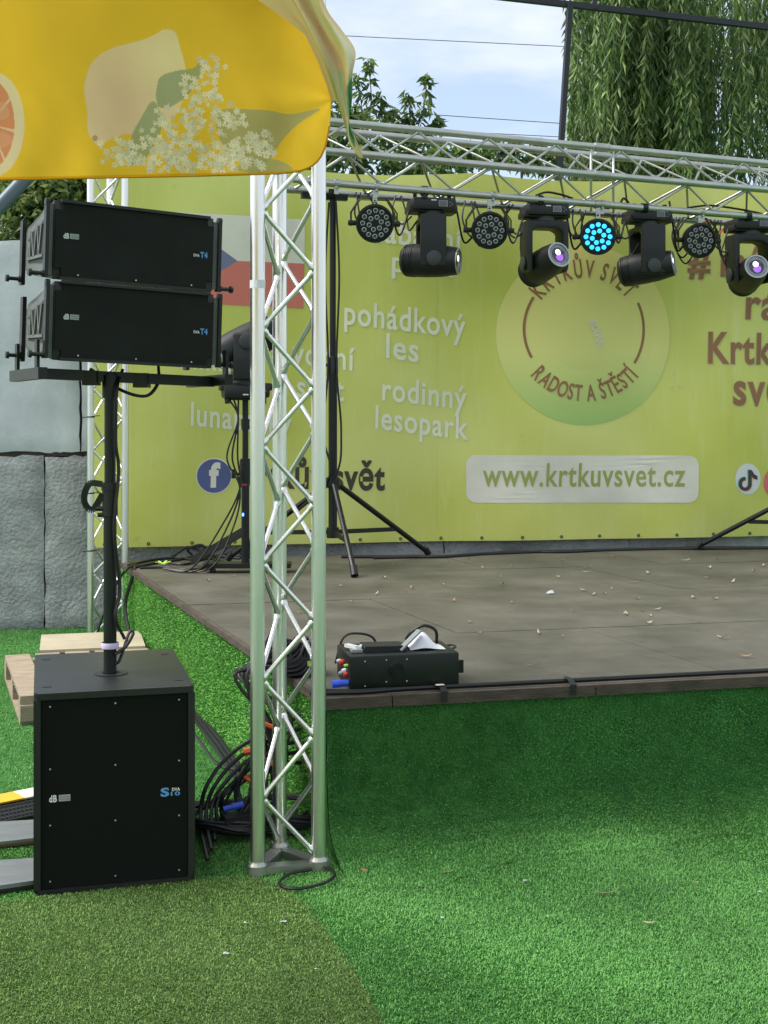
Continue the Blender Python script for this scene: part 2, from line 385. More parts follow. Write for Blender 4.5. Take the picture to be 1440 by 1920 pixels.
def ground_pts(x0, x1, y0, y1, dens):
    n = int((x1 - x0) * (y1 - y0) * dens); return np.stack([RNG.uniform(x0, x1, n), RNG.uniform(y0, y1, n), np.zeros(n)], 1)
def in_frame(p, pad=60):
    px = CX + p[:, 0] / p[:, 1] * F; return (px > -pad) & (px < 1440 + pad)
def over_stage(p):
    d = p[:, :2] - np.array([C0.x, C0.y]); a = d @ np.array([EN.x, EN.y]); b = d @ np.array([LN.x, LN.y])
    return (a < -0.03) & (b < -0.03)
near = ground_pts(-1.7, 1.9, 3.05, 5.2, 58000); near = near[in_frame(near)]
jx = 0.006 * np.sin(near[:, 1] * 90) + RNG.normal(size=len(near)) * 0.004; isol = poly_in(near[:, 0] + jx, near[:, 1] + RNG.normal(size=len(near)) * 0.004, OL)
up = lambda p: np.tile(np.array([[0, 0, 1.0]]), (len(p), 1))
g1 = near[isol].copy(); g1[:, 2] = 0.005
blades('olive_grass', g1, up(g1), 0.0105, 0.0023, 'turf_olive_blade')['label'] = 'worn olive artificial grass in the left foreground'
g2 = near[(~isol) & (~over_stage(near))]
far = ground_pts(-3.4, 0.0, 5.2, 9.6, 11000); far = far[in_frame(far) & (~over_stage(far))]
g2 = np.concatenate([g2, far])
blades('green_grass', g2, up(g2), 0.0105, 0.0025, 'turf_blade')['label'] = 'bright green artificial grass on the ground around the stage'

# ------------------------------------------------------------------ stage
stage = thing('stage', 'low stage with brown plywood deck and green turf skirts', 'stage', (C0.x, C0.y, 0))
def SP(a, b, z): return C0 + E * a + GD * b + Vector((0, 0, z))
SL = 4.85
rows = [(0.0, 1.22), (1.22, 2.44), (2.44, 3.66), (3.66, SL)]
for ri, (b0, b1) in enumerate(rows):
    cuts = [0.0, 1.0, 2.25, 3.5] if ri % 2 else [0.0, 1.62, 2.87, 3.9]
    end = 3.9
    cuts = [c for c in cuts if c < end] + [end + 0.9]
    for a0, a1 in zip(cuts[:-1], cuts[1:]):
        g = 0.003; dz = random.uniform(-0.002, 0.001); skew = 0.18 * (b1 / SL) if ri == 3 else 0
        yb = lambda a: (0.055 * a if ri == 3 else 0)
        pts = [SP(a0 + g, b0 + g, 0), SP(a1 - g, b0 + g, 0), SP(a1 - g, b1 - g - yb(a1), 0), SP(a0 + g, b1 - g - yb(a0), 0)]
        mb = MB(); mb.add([p + Vector((0, 0, SZ - 0.021 + dz)) for p in pts] + [p + Vector((0, 0, SZ + dz)) for p in pts],
                          [(3, 2, 1, 0), (4, 5, 6, 7), (0, 1, 5, 4), (1, 2, 6, 5), (2, 3, 7, 6), (3, 0, 4, 7)])
        mb.build('deck_panel', 'deck', stage, off=C0)
mb = MB(); q = [SP(0.03, 0.03, 0), SP(4.6, 0.03, 0), SP(4.6, SL - 0.3, 0), SP(0.03, SL - 0.03, 0)]
mb.add([p + Vector((0, 0, 0.0)) for p in q] + [p + Vector((0, 0, SZ - 0.03)) for p in q], [(3, 2, 1, 0), (4, 5, 6, 7), (0, 1, 5, 4), (1, 2, 6, 5), (2, 3, 7, 6), (3, 0, 4, 7)])
mb.build('frame', 'deck_frame', stage, off=C0)
for a0, a1 in ((-0.022, 0.235), (0.239, 1.02), (1.024, 2.4), (2.404, 4.8)):          # front edge planks
    mb = MB(); mb.bar(SP(a0, 0, SZ - 0.0225) + EN * 0.012, SP(a1, 0, SZ - 0.0225) + EN * 0.012, 0.026, 0.040); mb.build('edge_plank', 'deck_edge', stage, off=C0)
for b0, b1 in ((0.016, 1.9), (1.904, 3.6), (3.604, SL)):
    mb = MB(); mb.bar(SP(0, b0, SZ - 0.016) + LN * 0.012, SP(0, b1, SZ - 0.016) + LN * 0.012, 0.022, 0.030); mb.build('edge_plank', 'deck_edge', stage, off=C0)
# turf skirts: profile falls down the face and rolls out onto the ground
prof = [(0.004, 0.49), (0.006, 0.40), (0.010, 0.30), (0.018, 0.20), (0.035, 0.12), (0.07, 0.06), (0.13, 0.025), (0.22, 0.010), (0.34, 0.004)]
profs = [(0.004, 0.50), (0.004, 0.35), (0.006, 0.20), (0.010, 0.08), (0.02, 0.02), (0.05, 0.008), (0.10, 0.003)]
def skirt(name, base, along, outd, length, prof, m, n=40):
    mb = MB(); k = len(prof)
    for i in range(n + 1):
        s_ = length * i / n; w = 1 + 0.25 * math.sin(s_ * 3.1 + 1) + 0.15 * math.sin(s_ * 7.3)
        for d, z in prof:
            mb.v.append(tuple(base + along * s_ + outd * (d * (w if d > 0.012 else 1)) + Vector((0, 0, z))))
    mb.f = [(i * k + j, i * k + j + 1, (i + 1) * k + j + 1, (i + 1) * k + j) for i in range(n) for j in range(k - 1)]
    return mb.build(name, m, stage, True, off=C0)
def skirt_pts(base, along, outd, length, prof, count):
    ps = np.array(prof); seg = np.diff(ps, axis=0); ln = np.linalg.norm(seg, axis=1); c = np.concatenate([[0], np.cumsum(ln)])
    t = RNG.uniform(0, c[-1], count); i = np.clip(np.searchsorted(c, t) - 1, 0, len(seg) - 1); fr = ((t - c[i]) / ln[i])[:, None]
    dz = ps[i] + seg[i] * fr; s_ = RNG.uniform(0, length, count)
    w = np.where(dz[:, 0] > 0.012, 1 + 0.25 * np.sin(s_ * 3.1 + 1) + 0.15 * np.sin(s_ * 7.3), 1)
    A, O, B = np.array(along), np.array(outd), np.array(base)
    p = B + s_[:, None] * A + (dz[:, 0] * w)[:, None] * O; p[:, 2] += dz[:, 1]
    sg = seg[i] / ln[i][:, None]; nn = (-sg[:, 1])[:, None] * O; nn[:, 2] += sg[:, 0]
    return p, nn / np.linalg.norm(nn, axis=1, keepdims=True)
skirt('front_skirt', C0, E, EN, 4.6, prof, 'turf_base'); skirt('side_skirt', C0, GD, LN, SL, profs, 'turf_base')
mb = MB(); cap = [C0 + EN * (d * (1.21 if d > 0.012 else 1)) + Vector((0, 0, z)) - E * 0.003 for d, z in prof] + [C0 - E * 0.003 - EN * 0.05, C0 - E * 0.003 - EN * 0.05 + Vector((0, 0, 0.49))]
mb.add(cap, [tuple(range(len(cap)))]); mb.build('skirt_end', 'turf_base', stage, off=C0)
p, nn = skirt_pts(C0, E, EN, 2.2, prof, 75000)
low = p[:, 2] < 0.02 + 0.13 * RNG.uniform(0, 1, len(p)) ** 1.5  # painted shade of the front fades into ground green at the foot
blades('skirt_pile', p[~low], nn[~low], 0.0105, 0.0030, 'turf_shaded', stage, droop=0.9, lean=0.6, off=C0)
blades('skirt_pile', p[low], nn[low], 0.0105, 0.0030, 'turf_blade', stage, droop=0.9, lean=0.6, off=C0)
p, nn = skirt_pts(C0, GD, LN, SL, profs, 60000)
blades('skirt_pile', p, nn, 0.0125, 0.0036, 'turf_lit', stage, droop=0.9, lean=0.6, off=C0)

# ------------------------------------------------------------------ banner
BY0 = 9.35; BX0 = (165 - CX) / F * BY0; BT = math.tan(R(10)); BU = Vector((math.cos(R(10)), math.sin(R(10)), 0)); BNv = Vector((BU.y, -BU.x, 0))
BZ0, BZ1 = 0.60, 3.42
BO = Vector((BX0, BY0, BZ0))
def bdisp(u, z):
    return 0.022 * math.sin(u * 1.9 + 0.6 * z) + 0.014 * math.sin(u * 4.3 - 1.3 * z + 1) + 0.008 * math.sin(z * 3.7 + u * 0.7) + 0.007 * math.sin(u * 5.5 + z * 6.0 + 1.7 * math.sin(u * 1.3)) * max(0.0, min(1.0, (u - 1.5) / 2)) + 0.03
def bpix(px, py, off=0.0):
    k = (px - CX) / F; Y = (BY0 - BT * BX0) / (1 - BT * k); X = k * Y; z = CAMZ - (py - HY) / F * Y
    u = (X - BX0) / BU.x
    return Vector((X, Y, z)) + BNv * (bdisp(u, z) + off)
banner = thing('stage_banner', 'large lime green printed vinyl banner hung behind the stage', 'banner', BO)
nu, nz_ = 220, 110; W_ = 5.9
mb = MB()
for j in range(nz_ + 1):
    for i in range(nu + 1):
        u = W_ * i / nu; z = BZ0 + (BZ1 - BZ0) * j / nz_
        sag = -0.035 * math.sin(math.pi * ((u / 1.45) % 1.0)) * (j / nz_) ** 3
        mb.v.append(tuple(Vector((BX0, BY0, z + sag)) + BU * u + BNv * bdisp(u, z)))
mb.f = [(j * (nu + 1) + i, j * (nu + 1) + i + 1, (j + 1) * (nu + 1) + i + 1, (j + 1) * (nu + 1) + i) for j in range(nz_) for i in range(nu)]
mb.build('cloth', 'banner_cloth', banner, True, off=BO, sharp=180)
def hem(z0, z1, name):
    mb = MB(); n = 110
    for i in range(n + 1):
        u = 0.01 + (W_ - 0.02) * i / n
        for z in (z0, z1):
            mb.v.append(tuple(Vector((BX0, BY0, z)) + BU * u + BNv * (bdisp(u, z) + 0.004)))
    mb.f = [(2 * i, 2 * i + 2, 2 * i + 3, 2 * i + 1) for i in range(n)]
    mb.build(name, 'banner_cloth', banner, True, off=BO, sharp=180)
hem(BZ0 + 0.002, BZ0 + 0.045, 'hem')
for i in range(18):
    u = 0.12 + i * 0.315; z = BZ0 + 0.025
    c = Vector((BX0, BY0, z)) + BU * u + BNv * (bdisp(u, z) + 0.006)
    mb = MB(); ring = [c + BU * (0.009 * math.cos(t * math.pi / 6)) + Vector((0, 0, 0.009 * math.sin(t * math.pi / 6))) for t in range(13)]
    mb.tube(ring, 0.004, 5, False); mb.build('eyelet', 'eyelet', banner, off=BO)
# two creases where the vinyl sheets are welded
for us in (0.30, 1.72, 2.58, 4.98):
    mb = MB(); n = 60
    for i in range(n + 1):
        z = BZ0 + 0.05 + (BZ1 - BZ0 - 0.12) * i / n
        for du in (0.0, 0.022): mb.v.append(tuple(Vector((BX0, BY0, z)) + BU * (us + du) + BNv * (bdisp(us + du, z) + 0.0014)))
    mb.f = [(2 * i, 2 * i + 1, 2 * i + 3, 2 * i + 2) for i in range(n)]
    mb.build('weld_seam', 'banner_cloth', banner, True, off=BO, sharp=180)
def bprint(name, polys, m, off=0.0025):
    """flat shapes given as photo outlines, laid on the vinyl"""
    mb = MB()
    for poly in polys:
        c = (sum(p[0] for p in poly) / len(poly), sum(p[1] for p in poly) / len(poly))
        n = len(poly); rings = 5; vv = []
        for r_ in range(1, rings + 1):
            vv += [bpix(c[0] + (x - c[0]) * r_ / rings, c[1] + (y - c[1]) * r_ / rings, off) for x, y in poly]
        vv.append(bpix(c[0], c[1], off))
        ff = [(rings * n, i, (i + 1) % n) for i in range(n)]
        ff += [((r_) * n + i, (r_ + 1) * n + i, (r_ + 1) * n + (i + 1) % n, r_ * n + (i + 1) % n) for r_ in range(rings - 1) for i in range(n)]
        mb.add(vv, ff)
    o = mb.build(name, m, banner, off=BO); return o
def dense(poly, step=14):
    out = []
    for i in range(len(poly)):
        a, b = poly[i], poly[(i + 1) % len(poly)]; d = math.hypot(b[0] - a[0], b[1] - a[1]); k = max(1, int(d / step))
        out += [(a[0] + (b[0] - a[0]) * t / k, a[1] + (b[1] - a[1]) * t / k) for t in range(k)]
    return out
def ell(cx, cy, rx, ry, n=48): return [(cx + rx * math.cos(2 * math.pi * i / n), cy + ry * math.sin(2 * math.pi * i / n)) for i in range(n)]
def btext(s, x0, y0, x1, y1, h, m, bold=0.02, off=0.0036, lean=0.02, ref='x', outline=None):
    """s set on the baseline (x0,y0)-(x1,y1); h = pixel height of x (or H)"""
    v, f = text2d(s, bold); xs = [p[0] for p in v]; a, b = min(xs), max(xs); sc = h / (XH if ref == 'x' else CAPH)
    mb = MB(); vv = []
    for x, y in v:
        t = (x - a) / (b - a); vv.append(bpix(x0 + (x1 - x0) * t + y * sc * lean, y0 + (y1 - y0) * t - y * sc, off))
    mb.add(vv, f); o = mb.build('lettering', m, banner, off=BO); o['label'] = 'printed words %s' % s
    if outline:
        v2, f2 = text2d(s, bold + 0.013); vv = []
        for x, y in v2:
            t = (x - a) / (b - a); vv.append(bpix(x0 + (x1 - x0) * t + y * sc * lean, y0 + (y1 - y0) * t - y * sc, off - 0.0010))
        mb = MB(); mb.add(vv, f2); mb.build('lettering_edge', outline, banner, off=BO)
def barc(s, cx, cy, r, h, a_mid, span, m, inward=False, bold=0.02, off=0.006):
    """text on a circle; angles in degrees, 90 = top"""
    chars = []; tot = 0
    for ch in s:
        if ch == ' ': chars.append((None, 0.32)); tot += 0.32; continue
        v, f = text2d(ch, bold); xs = [p[0] for p in v]; w = max(xs) - min(xs); chars.append(((v, f, min(xs), w), w + 0.14)); tot += w + 0.14
    mb = MB(); pos = 0; sc = h / CAPH
    for g, adv in chars:
        if g:
            v, f, x0, w = g; fr = (pos + adv / 2) / tot
            ang = R(a_mid + span / 2 - span * fr) if not inward else R(a_mid - span / 2 + span * fr)
            vv = []
            for x, y in v:
                lx = (x - x0 - w / 2) * (abs(R(span)) * r / tot); ly = y * sc
                if not inward: ex, ey = math.cos(ang), math.sin(ang); tx, ty = math.sin(ang), -math.cos(ang); rr = r + ly
                else: ex, ey = math.cos(ang), math.sin(ang); tx, ty = -math.sin(ang), math.cos(ang); rr = r - ly
                vv.append(bpix(cx + ex * rr + tx * lx, cy - (ey * rr + ty * lx), off))
            mb.add(vv, f)
        pos += adv
    o = mb.build('lettering', m, banner, off=BO); o['label'] = 'printed words %s on the round emblem' % s

# flag
bprint('flag_stripe', [dense([(318, 398), (572, 412), (571, 494), (445, 489), (318, 402)][:3] + [(445, 490)])], 'banner_cream', 0.0025)['label'] = 'white stripe of the printed flag'
bprint('flag_stripe', [dense([(446, 490), (571, 494.5), (569, 578), (319, 568)])], 'banner_red', 0.0025)['label'] = 'red stripe of the printed flag'
bprint('flag_wedge', [dense([(318, 399), (445, 490), (318, 568)])], 'banner_blue', 0.0025)['label'] = 'blue wedge of the printed flag'
# white words
for a in (('zábavní', 694, 452, 864, 473, 27), ('park', 733, 509, 850, 521, 25), ('pohádkový', 645, 607, 871, 634, 29), ('les', 722, 670, 783, 679, 29),
          ('vodní', 547, 681, 664, 695, 28), ('svět', 556, 744, 644, 752, 27), ('rodinný', 715, 750, 873, 767, 28), ('lesopark', 702, 803, 876, 824, 28),
          ('lunaparky', 357, 797, 546, 815, 28), ('minizoo', 338, 689, 490, 703, 27)):
    btext(a[0], *a[1:], 'banner_white', bold=0.018)
# social marks and site
bprint('icon_disc', [ell(401, 892, 34, 33.5)], 'banner_cream', 0.002); bprint('icon_disc', [ell(401, 892, 32, 31.5)], 'banner_fb', 0.0035)
btext('f', 391, 911, 412, 911, 27, 'banner_cream', bold=0.05, off=0.005)
btext('Krtkův svět', 448, 912, 721, 918, 31, 'banner_dark', bold=0.03)
rr_ = []
for cx_, cy_, a0 in ((1287, 872, -90), (1287, 924, 0), (891, 924, 90), (891, 871, 180)):
    rr_ += [(cx_ + 18 * math.cos(R(a0 + k * 15)), cy_ + 18 * math.sin(R(a0 + k * 15))) for k in range(7)]
bprint('address_panel', [dense(rr_)], 'banner_cream', 0.0025)
btext('www.krtkuvsvet.cz', 903, 911, 1280, 911, 28, 'banner_green', bold=0.012, off=0.0045)
bprint('icon_disc', [ell(1400, 898, 25, 29)], 'white_print', 0.0025)
def note(dx, dy, m, off):
    arc = [(1394 + dx + 13 * math.cos(R(a)), 907 + dy + 13 * math.sin(R(a))) for a in range(-10, 290, 15)]
    arc2 = [(1394 + dx + 6.5 * math.cos(R(a)), 907 + dy + 7 * math.sin(R(a))) for a in range(275, -15, -15)]
    mb = MB(); n = len(arc); k = len(arc2)
    vv = [bpix(x, y, off) for x, y in arc] + [bpix(*arc2[::-1][min(i, k - 1)], off) for i in range(n)]
    mb.add(vv, [(i, i + 1, n + i + 1, n + i) for i in range(n - 1)])
    for poly in ([(1400.5, 881), (1407, 881), (1407, 909), (1400.5, 909)], [(1407, 881), (1412, 889), (1418, 892), (1418, 899), (1411, 897), (1407, 893)]):
        mb.add([bpix(x + dx, y + dy, off) for x, y in poly], [tuple(range(len(poly)))])
    mb.build('icon_note', m, banner, off=BO)
note(-1.5, -1, 'banner_cyan', 0.004); note(1.5, 1, 'banner_pink', 0.0048); note(0, 0, 'banner_dark', 0.006)
bprint('icon_disc', [ell(1458, 905, 27, 31)], 'banner_pink', 0.0025)
# round emblem (its mascot figure left out)
bprint('emblem_disc', [ell(1092, 630, 164, 167, 72)], 'banner_disc', 0.0025)
def arcband(cx, cy, r, w, a0, a1, m):
    n = 18; mb = MB(); vv = []
    for i in range(n + 1):
        a = R(a0 + (a1 - a0) * i / n)
        for rr in (r - w / 2, r + w / 2): vv.append(bpix(cx + rr * math.cos(a), cy - rr * math.sin(a), 0.005))
    mb.add(vv, [(2 * i, 2 * i + 1, 2 * i + 3, 2 * i + 2) for i in range(n)]); mb.build('emblem_arc', m, banner, off=BO)
arcband(1093, 618, 113, 5, 148, 208, 'banner_brown'); arcband(1093, 618, 113, 5, 26, -34, 'banner_brown')
barc('KRTKŮV SVĚT', 1093, 622, 101, 31, 91, 108, 'banner_brown', bold=0.02)
barc('RADOST A ŠTĚSTÍ', 1093, 618, 134, 29, 270, 101, 'banner_brown', inward=True, bold=0.02)
def rou():
    v, f = text2d('ROUŠAL', 0.03); xs = [p[0] for p in v]; a, b = min(xs), max(xs); mb = MB(); vv = []
    for x, y in v:
        t = (x - a) / (b - a); th = R(66 + 16 * t); bx = 1098 + 16 * t + 3 * math.sin(t * 3); by = 604 + 52 * t; h = y / CAPH * 14
        vv.append(bpix(bx + h * math.sin(th), by - h * math.cos(th), 0.0075))
    mb.add(vv, f); o = mb.build('lettering', 'banner_cream', banner, off=BO); o['label'] = 'printed word ROUŠAL running down the emblem'
rou()
# right-hand slogan
btext('#', 1289, 516, 1331, 517, 42, 'banner_brown', ref='H', bold=0.03, outline='banner_pale_edge')
btext('mám', 1350, 517, 1472, 521, 37, 'banner_brown', bold=0.02, outline='banner_pale_edge')
btext('rád', 1396, 597, 1492, 601, 37, 'banner_brown', bold=0.02, outline='banner_pale_edge')
btext('Krtkův', 1326, 680, 1512, 684, 56, 'banner_brown', ref='H', bold=0.02, outline='banner_pale_edge')
btext('svět', 1372, 758, 1502, 762, 41, 'banner_brown', bold=0.02, outline='banner_pale_edge')

# ------------------------------------------------------------------ concrete wall of big blocks
def wallpt(u, z, d): return Vector((BX0, BY0, z)) + BU * u - BNv * d
def block(u0, u1, z0, z1, d, m, label, name='concrete_block'):
    t = thing(name, label, 'concrete block', wallpt((u0 + u1) / 2, z0, d), (0, 0, R(10)), 'concrete blocks of the wall')
    w, h = u1 - u0, z1 - z0
    bm = bmesh.new(); bmesh.ops.create_grid(bm, x_segments=28, y_segments=24, size=0.5)
    for v in bm.verts:
        x, y = v.co.x * w, (v.co.y + 0.5) * h
        e = min(w / 2 - abs(x), y, h - y)
        ch = 0.010 * max(0, 1 - e / 0.03)
        n = 0.006 * math.sin(x * 9 + z0 * 7) * math.sin(y * 7 + u0 * 3) + 0.004 * math.sin(x * 31 + y * 17)
        n2 = (0.018 * random.random() ** 2) if e < 0.02 else 0.004 * random.random()
        v.co = Vector((x + (0.005 * random.uniform(-1, 1) if e < 1e-4 else 0), ch + n + n2, y + (0.010 * random.uniform(-1, 1) if e < 1e-4 else 0)))
    be = [e for e in bm.edges if e.is_boundary]
    r = bmesh.ops.extrude_edge_only(bm, edges=be)
    for v in [g for g in r['geom'] if isinstance(g, bmesh.types.BMVert)]: v.co.y = 0.6
    bmesh.ops.recalc_face_normals(bm, faces=bm.faces)
    me = bpy.data.meshes.new('face'); bm.to_mesh(me); bm.free(); link('face', me, m, t, True, 60)
    return t
lowj = (85 - 165) / F * 9.32 / BU.x; upj = (150 - 165) / F * 9.33 / BU.x
ln_ = ['lower rough grey concrete block at the left edge of the photo', 'lower rough grey concrete block behind the far truss tower', 'lower concrete block under the middle of the banner', 'lower concrete block under the right of the banner', 'lower concrete block under the banner by the right tripod foot']
for i in range(5):
    u0 = lowj + (i - 1) * 1.5; block(u0 + 0.004, u0 + 1.497, 0.0, 1.265, 0.07, 'concrete', ln_[i])
un_ = ['smooth pale upper concrete block left of the loudspeakers', 'upper concrete block behind the left part of the banner', 'upper concrete block behind the middle of the banner', 'upper concrete block behind the right part of the banner']
for i in range(4):
    u0 = upj + (i - 1) * 1.62; block(u0 + 0.008, u0 + 1.612, 1.295, 2.84, 0.075, 'concrete_smooth', un_[i])
mb = MB(); mb.bar(wallpt(-2, 1.28, 0.25), wallpt(5.5, 1.28, 0.25), 0.30, 0.028); o = mb.build('mortar_joint', 'rust_gap'); tag(o, 'dark crumbling rusty joint between the concrete rows', 'joint')

# ------------------------------------------------------------------ truss helper
def axis_frame(p0, p1):
    d = (p1 - p0).normalized(); return d
def cyl_mesh(name, length, r, seg=12, m='aluminium', weld=True):
    mb = MB(); pr = [(r, 0.0), (r, length)]
    if weld: pr = [(r * 1.45, -0.004), (r * 1.5, 0.006), (r * 1.05, 0.015), (r, 0.02), (r, length - 0.02), (r * 1.05, length - 0.015), (r * 1.5, length - 0.006), (r * 1.45, length + 0.004)]
    mb.lathe(pr, seg); me = bpy.data.meshes.new(name); me.from_pydata(mb.v, [], mb.f); me.update()
    me.polygons.foreach_set('use_smooth', [True] * len(me.polygons)); me.set_sharp_from_angle(angle=R(60)); me.materials.append(MATS[m]); return me
def place(mesh, name, parent, p, q):
    p, q = Vector(p), Vector(q); M = Matrix.Translation(p - parent.location) @ (q - p).to_track_quat('Z', 'Y').to_matrix().to_4x4()
    return child(mesh, name, parent, M)
def truss_run(root, p0, p1, offs, faces, tr, br, pitch, m='aluminium', gap=0.02, starts=None):
    """chords = parallel tubes at the offsets from the axis; faces = pairs of chords joined by zigzag braces"""
    d = (p1 - p0); Ln = d.length; d.normalize()
    cm = cyl_mesh('chord', Ln, tr, 20, m, False)
    for o in offs: place(cm, 'chord', root, p0 + o, p1 + o)
    cache = {}
    for fi, (i, j) in enumerate(faces):
        n = int(Ln / pitch); side = (starts[fi] if starts else fi) % 2; st = 0.04 + (pitch * 0.25 * (fi % 3 == 1))
        a, b = offs[i], offs[j]; w = (b - a).normalized()
        for k in range(n):
            s0 = st + k * pitch; s1 = s0 + pitch - gap
            if s1 > Ln - 0.02: break
            A, B = (a, b) if (k + side) % 2 == 0 else (b, a)
            ww = (B - A).normalized()
            q0 = p0 + d * s0 + A + ww * tr * 0.92; q1 = p0 + d * s1 + B - ww * tr * 0.92
            key = round((q1 - q0).length, 3)
            if key not in cache: cache[key] = cyl_mesh('brace', (q1 - q0).length, br, 10, m)
            place(cache[key], 'brace', root, q0, q1)

# front tower
TX, TY = (483 - CX) / F * 4.29, 4.29
s_ = 0.208; th = R(14)
o3 = [Vector((0, 0, 0)), Vector((s_ * math.cos(th), s_ * math.sin(th), 0)), Vector((s_ * math.cos(th + R(60)), s_ * math.sin(th + R(60)), 0))]
tower = thing('truss_tower', 'aluminium triangular truss tower standing at the near stage corner', 'truss', (TX, TY, 0))
base = Vector((TX, TY, 0.03))
truss_run(tower, base, base + Vector((0, 0, 4.1)), o3, [(0, 1), (1, 2), (2, 0)], 0.025, 0.0085, 0.197, starts=[1, 1, 0])
mb = MB()
for a, b in ((0, 1), (1, 2), (2, 0)): mb.bar(Vector((TX, TY, 0.018)) + o3[a], Vector((TX, TY, 0.018)) + o3[b], 0.045, 0.024)
for o in o3: mb.lathe([(0.036, 0.006), (0.036, 0.036), (0.030, 0.046)], 20, Matrix.Translation(Vector((TX, TY, 0)) + o))
mb.build('base_plate', 'aluminium_dull', tower, False, off=(TX, TY, 0))
mb = MB(); mb.lathe([(0.0262, 1.965), (0.0262, 1.992)], 16, Matrix.Translation((TX, TY, 0)), False); mb.build('tape_patch', 'white_plastic', tower, off=(TX, TY, 0))
# far left tower
FXl, FYl = (170 - CX) / F * 8.9, 8.9
s2 = 0.235; th2 = R(8)
o3b = [Vector((0, 0, 0)), Vector((s2 * math.cos(th2), s2 * math.sin(th2), 0)), Vector((s2 * math.cos(th2 + R(60)), s2 * math.sin(th2 + R(60)), 0))]
ftower = thing('truss_tower', 'far aluminium truss tower beside the grey block wall', 'truss', (FXl, FYl, 0))
truss_run(ftower, Vector((FXl, FYl, 0.0)), Vector((FXl, FYl, 4.2)), o3b, [(0, 1), (1, 2), (2, 0)], 0.025, 0.009, 0.215, starts=[0, 1, 0])
mb = MB()
for z in (0.62, 1.02, 1.55, 1.98, 2.42, 3.22):            # cable ties round the chord
    c = Vector((FXl, FYl, z)); mb.bar(c + Vector((-0.05, -0.029, -0.004)), c + Vector((0.07, -0.029, 0.010)), 0.004, 0.006)
    mb.lathe([(0.0275, -0.004), (0.0275, 0.004)], 12, Matrix.Translation(c))
mb.build('cable_tie', 'rubber', ftower, off=(FXl, FYl, 0))

# lighting beam
bA = Vector(((568 - CX) / F * 8.36, 8.36, 0)); bB = Vector((0.34 * 9.72, 9.72, 0)); bdir = (bB - bA).normalized(); bn = Vector((bdir.y, -bdir.x, 0))
beam = thing('lighting_truss', 'long aluminium lighting truss spanning above the stage', 'truss', bA + Vector((0, 0, 3.08)))
zoff = lambda z: Vector((0, 0, z))
p0 = bA + zoff(0); p1 = bB + zoff(-0.055)
ob = [zoff(3.495), zoff(3.285) + bn * 0.06, zoff(3.09), zoff(3.495) - bn * 0.25, zoff(3.09) - bn * 0.33]
truss_run(beam, p0, p1, ob, [(0, 1), (3, 1), (1, 2), (4, 1)], 0.025, 0.0085, 0.258, 'aluminium_beam_dim', starts=[1, 0, 1, 0])
beamL = (p1 - p0).length; bd3 = (p1 - p0).normalized()
def on_beam(px, which=2):
    """point on the chord seen at photo column px"""
    k = (px - CX) / F; o = ob[which]; a = p0 + o; t = (k * a.y - a.x) / (bd3.x - k * bd3.y); return a + bd3 * t
jm = cyl_mesh('coupler', 0.12, 0.031, 16, 'aluminium_dull', False)
for w in range(5):
    c = on_beam(1128, w); place(jm, 'coupler', beam, c - bd3 * 0.06, c + bd3 * 0.06)
mb = MB()
for px in (1108, 1150):
    for i, j in ((0, 1), (1, 2), (1, 4), (3, 1)): mb.tube([on_beam(px, i), on_beam(px, j)], 0.0095, 8)
mb.build('end_strut', 'aluminium_beam_dim', beam, True, off=beam.location)
for w in (2, 4):
    mb = MB(); a = p0 + ob[w]; mb.tube([a - bd3 * 0.07, a - bd3 * 0.03, a - bd3 * 0.03, a + bd3 * 0.02], [0.017, 0.017, 0.024, 0.027], 14); mb.build('end_cone', 'aluminium_dull', beam, True, off=beam.location)
for px in (631, 706, 924, 1128, 1316):
    mb = MB(); c = on_beam(px, 2); mb.tube([c - bd3 * 0.016, c + bd3 * 0.016], 0.033, 14); mb.box(c + Vector((0, 0, -0.045)), (0.03, 0.03, 0.05)); mb.tube([c + Vector((0, -0.05, -0.03)), c + Vector((0, 0.05, -0.03))], 0.007, 8)
    mb.build('half_coupler', 'aluminium_dull', beam, False, off=beam.location)

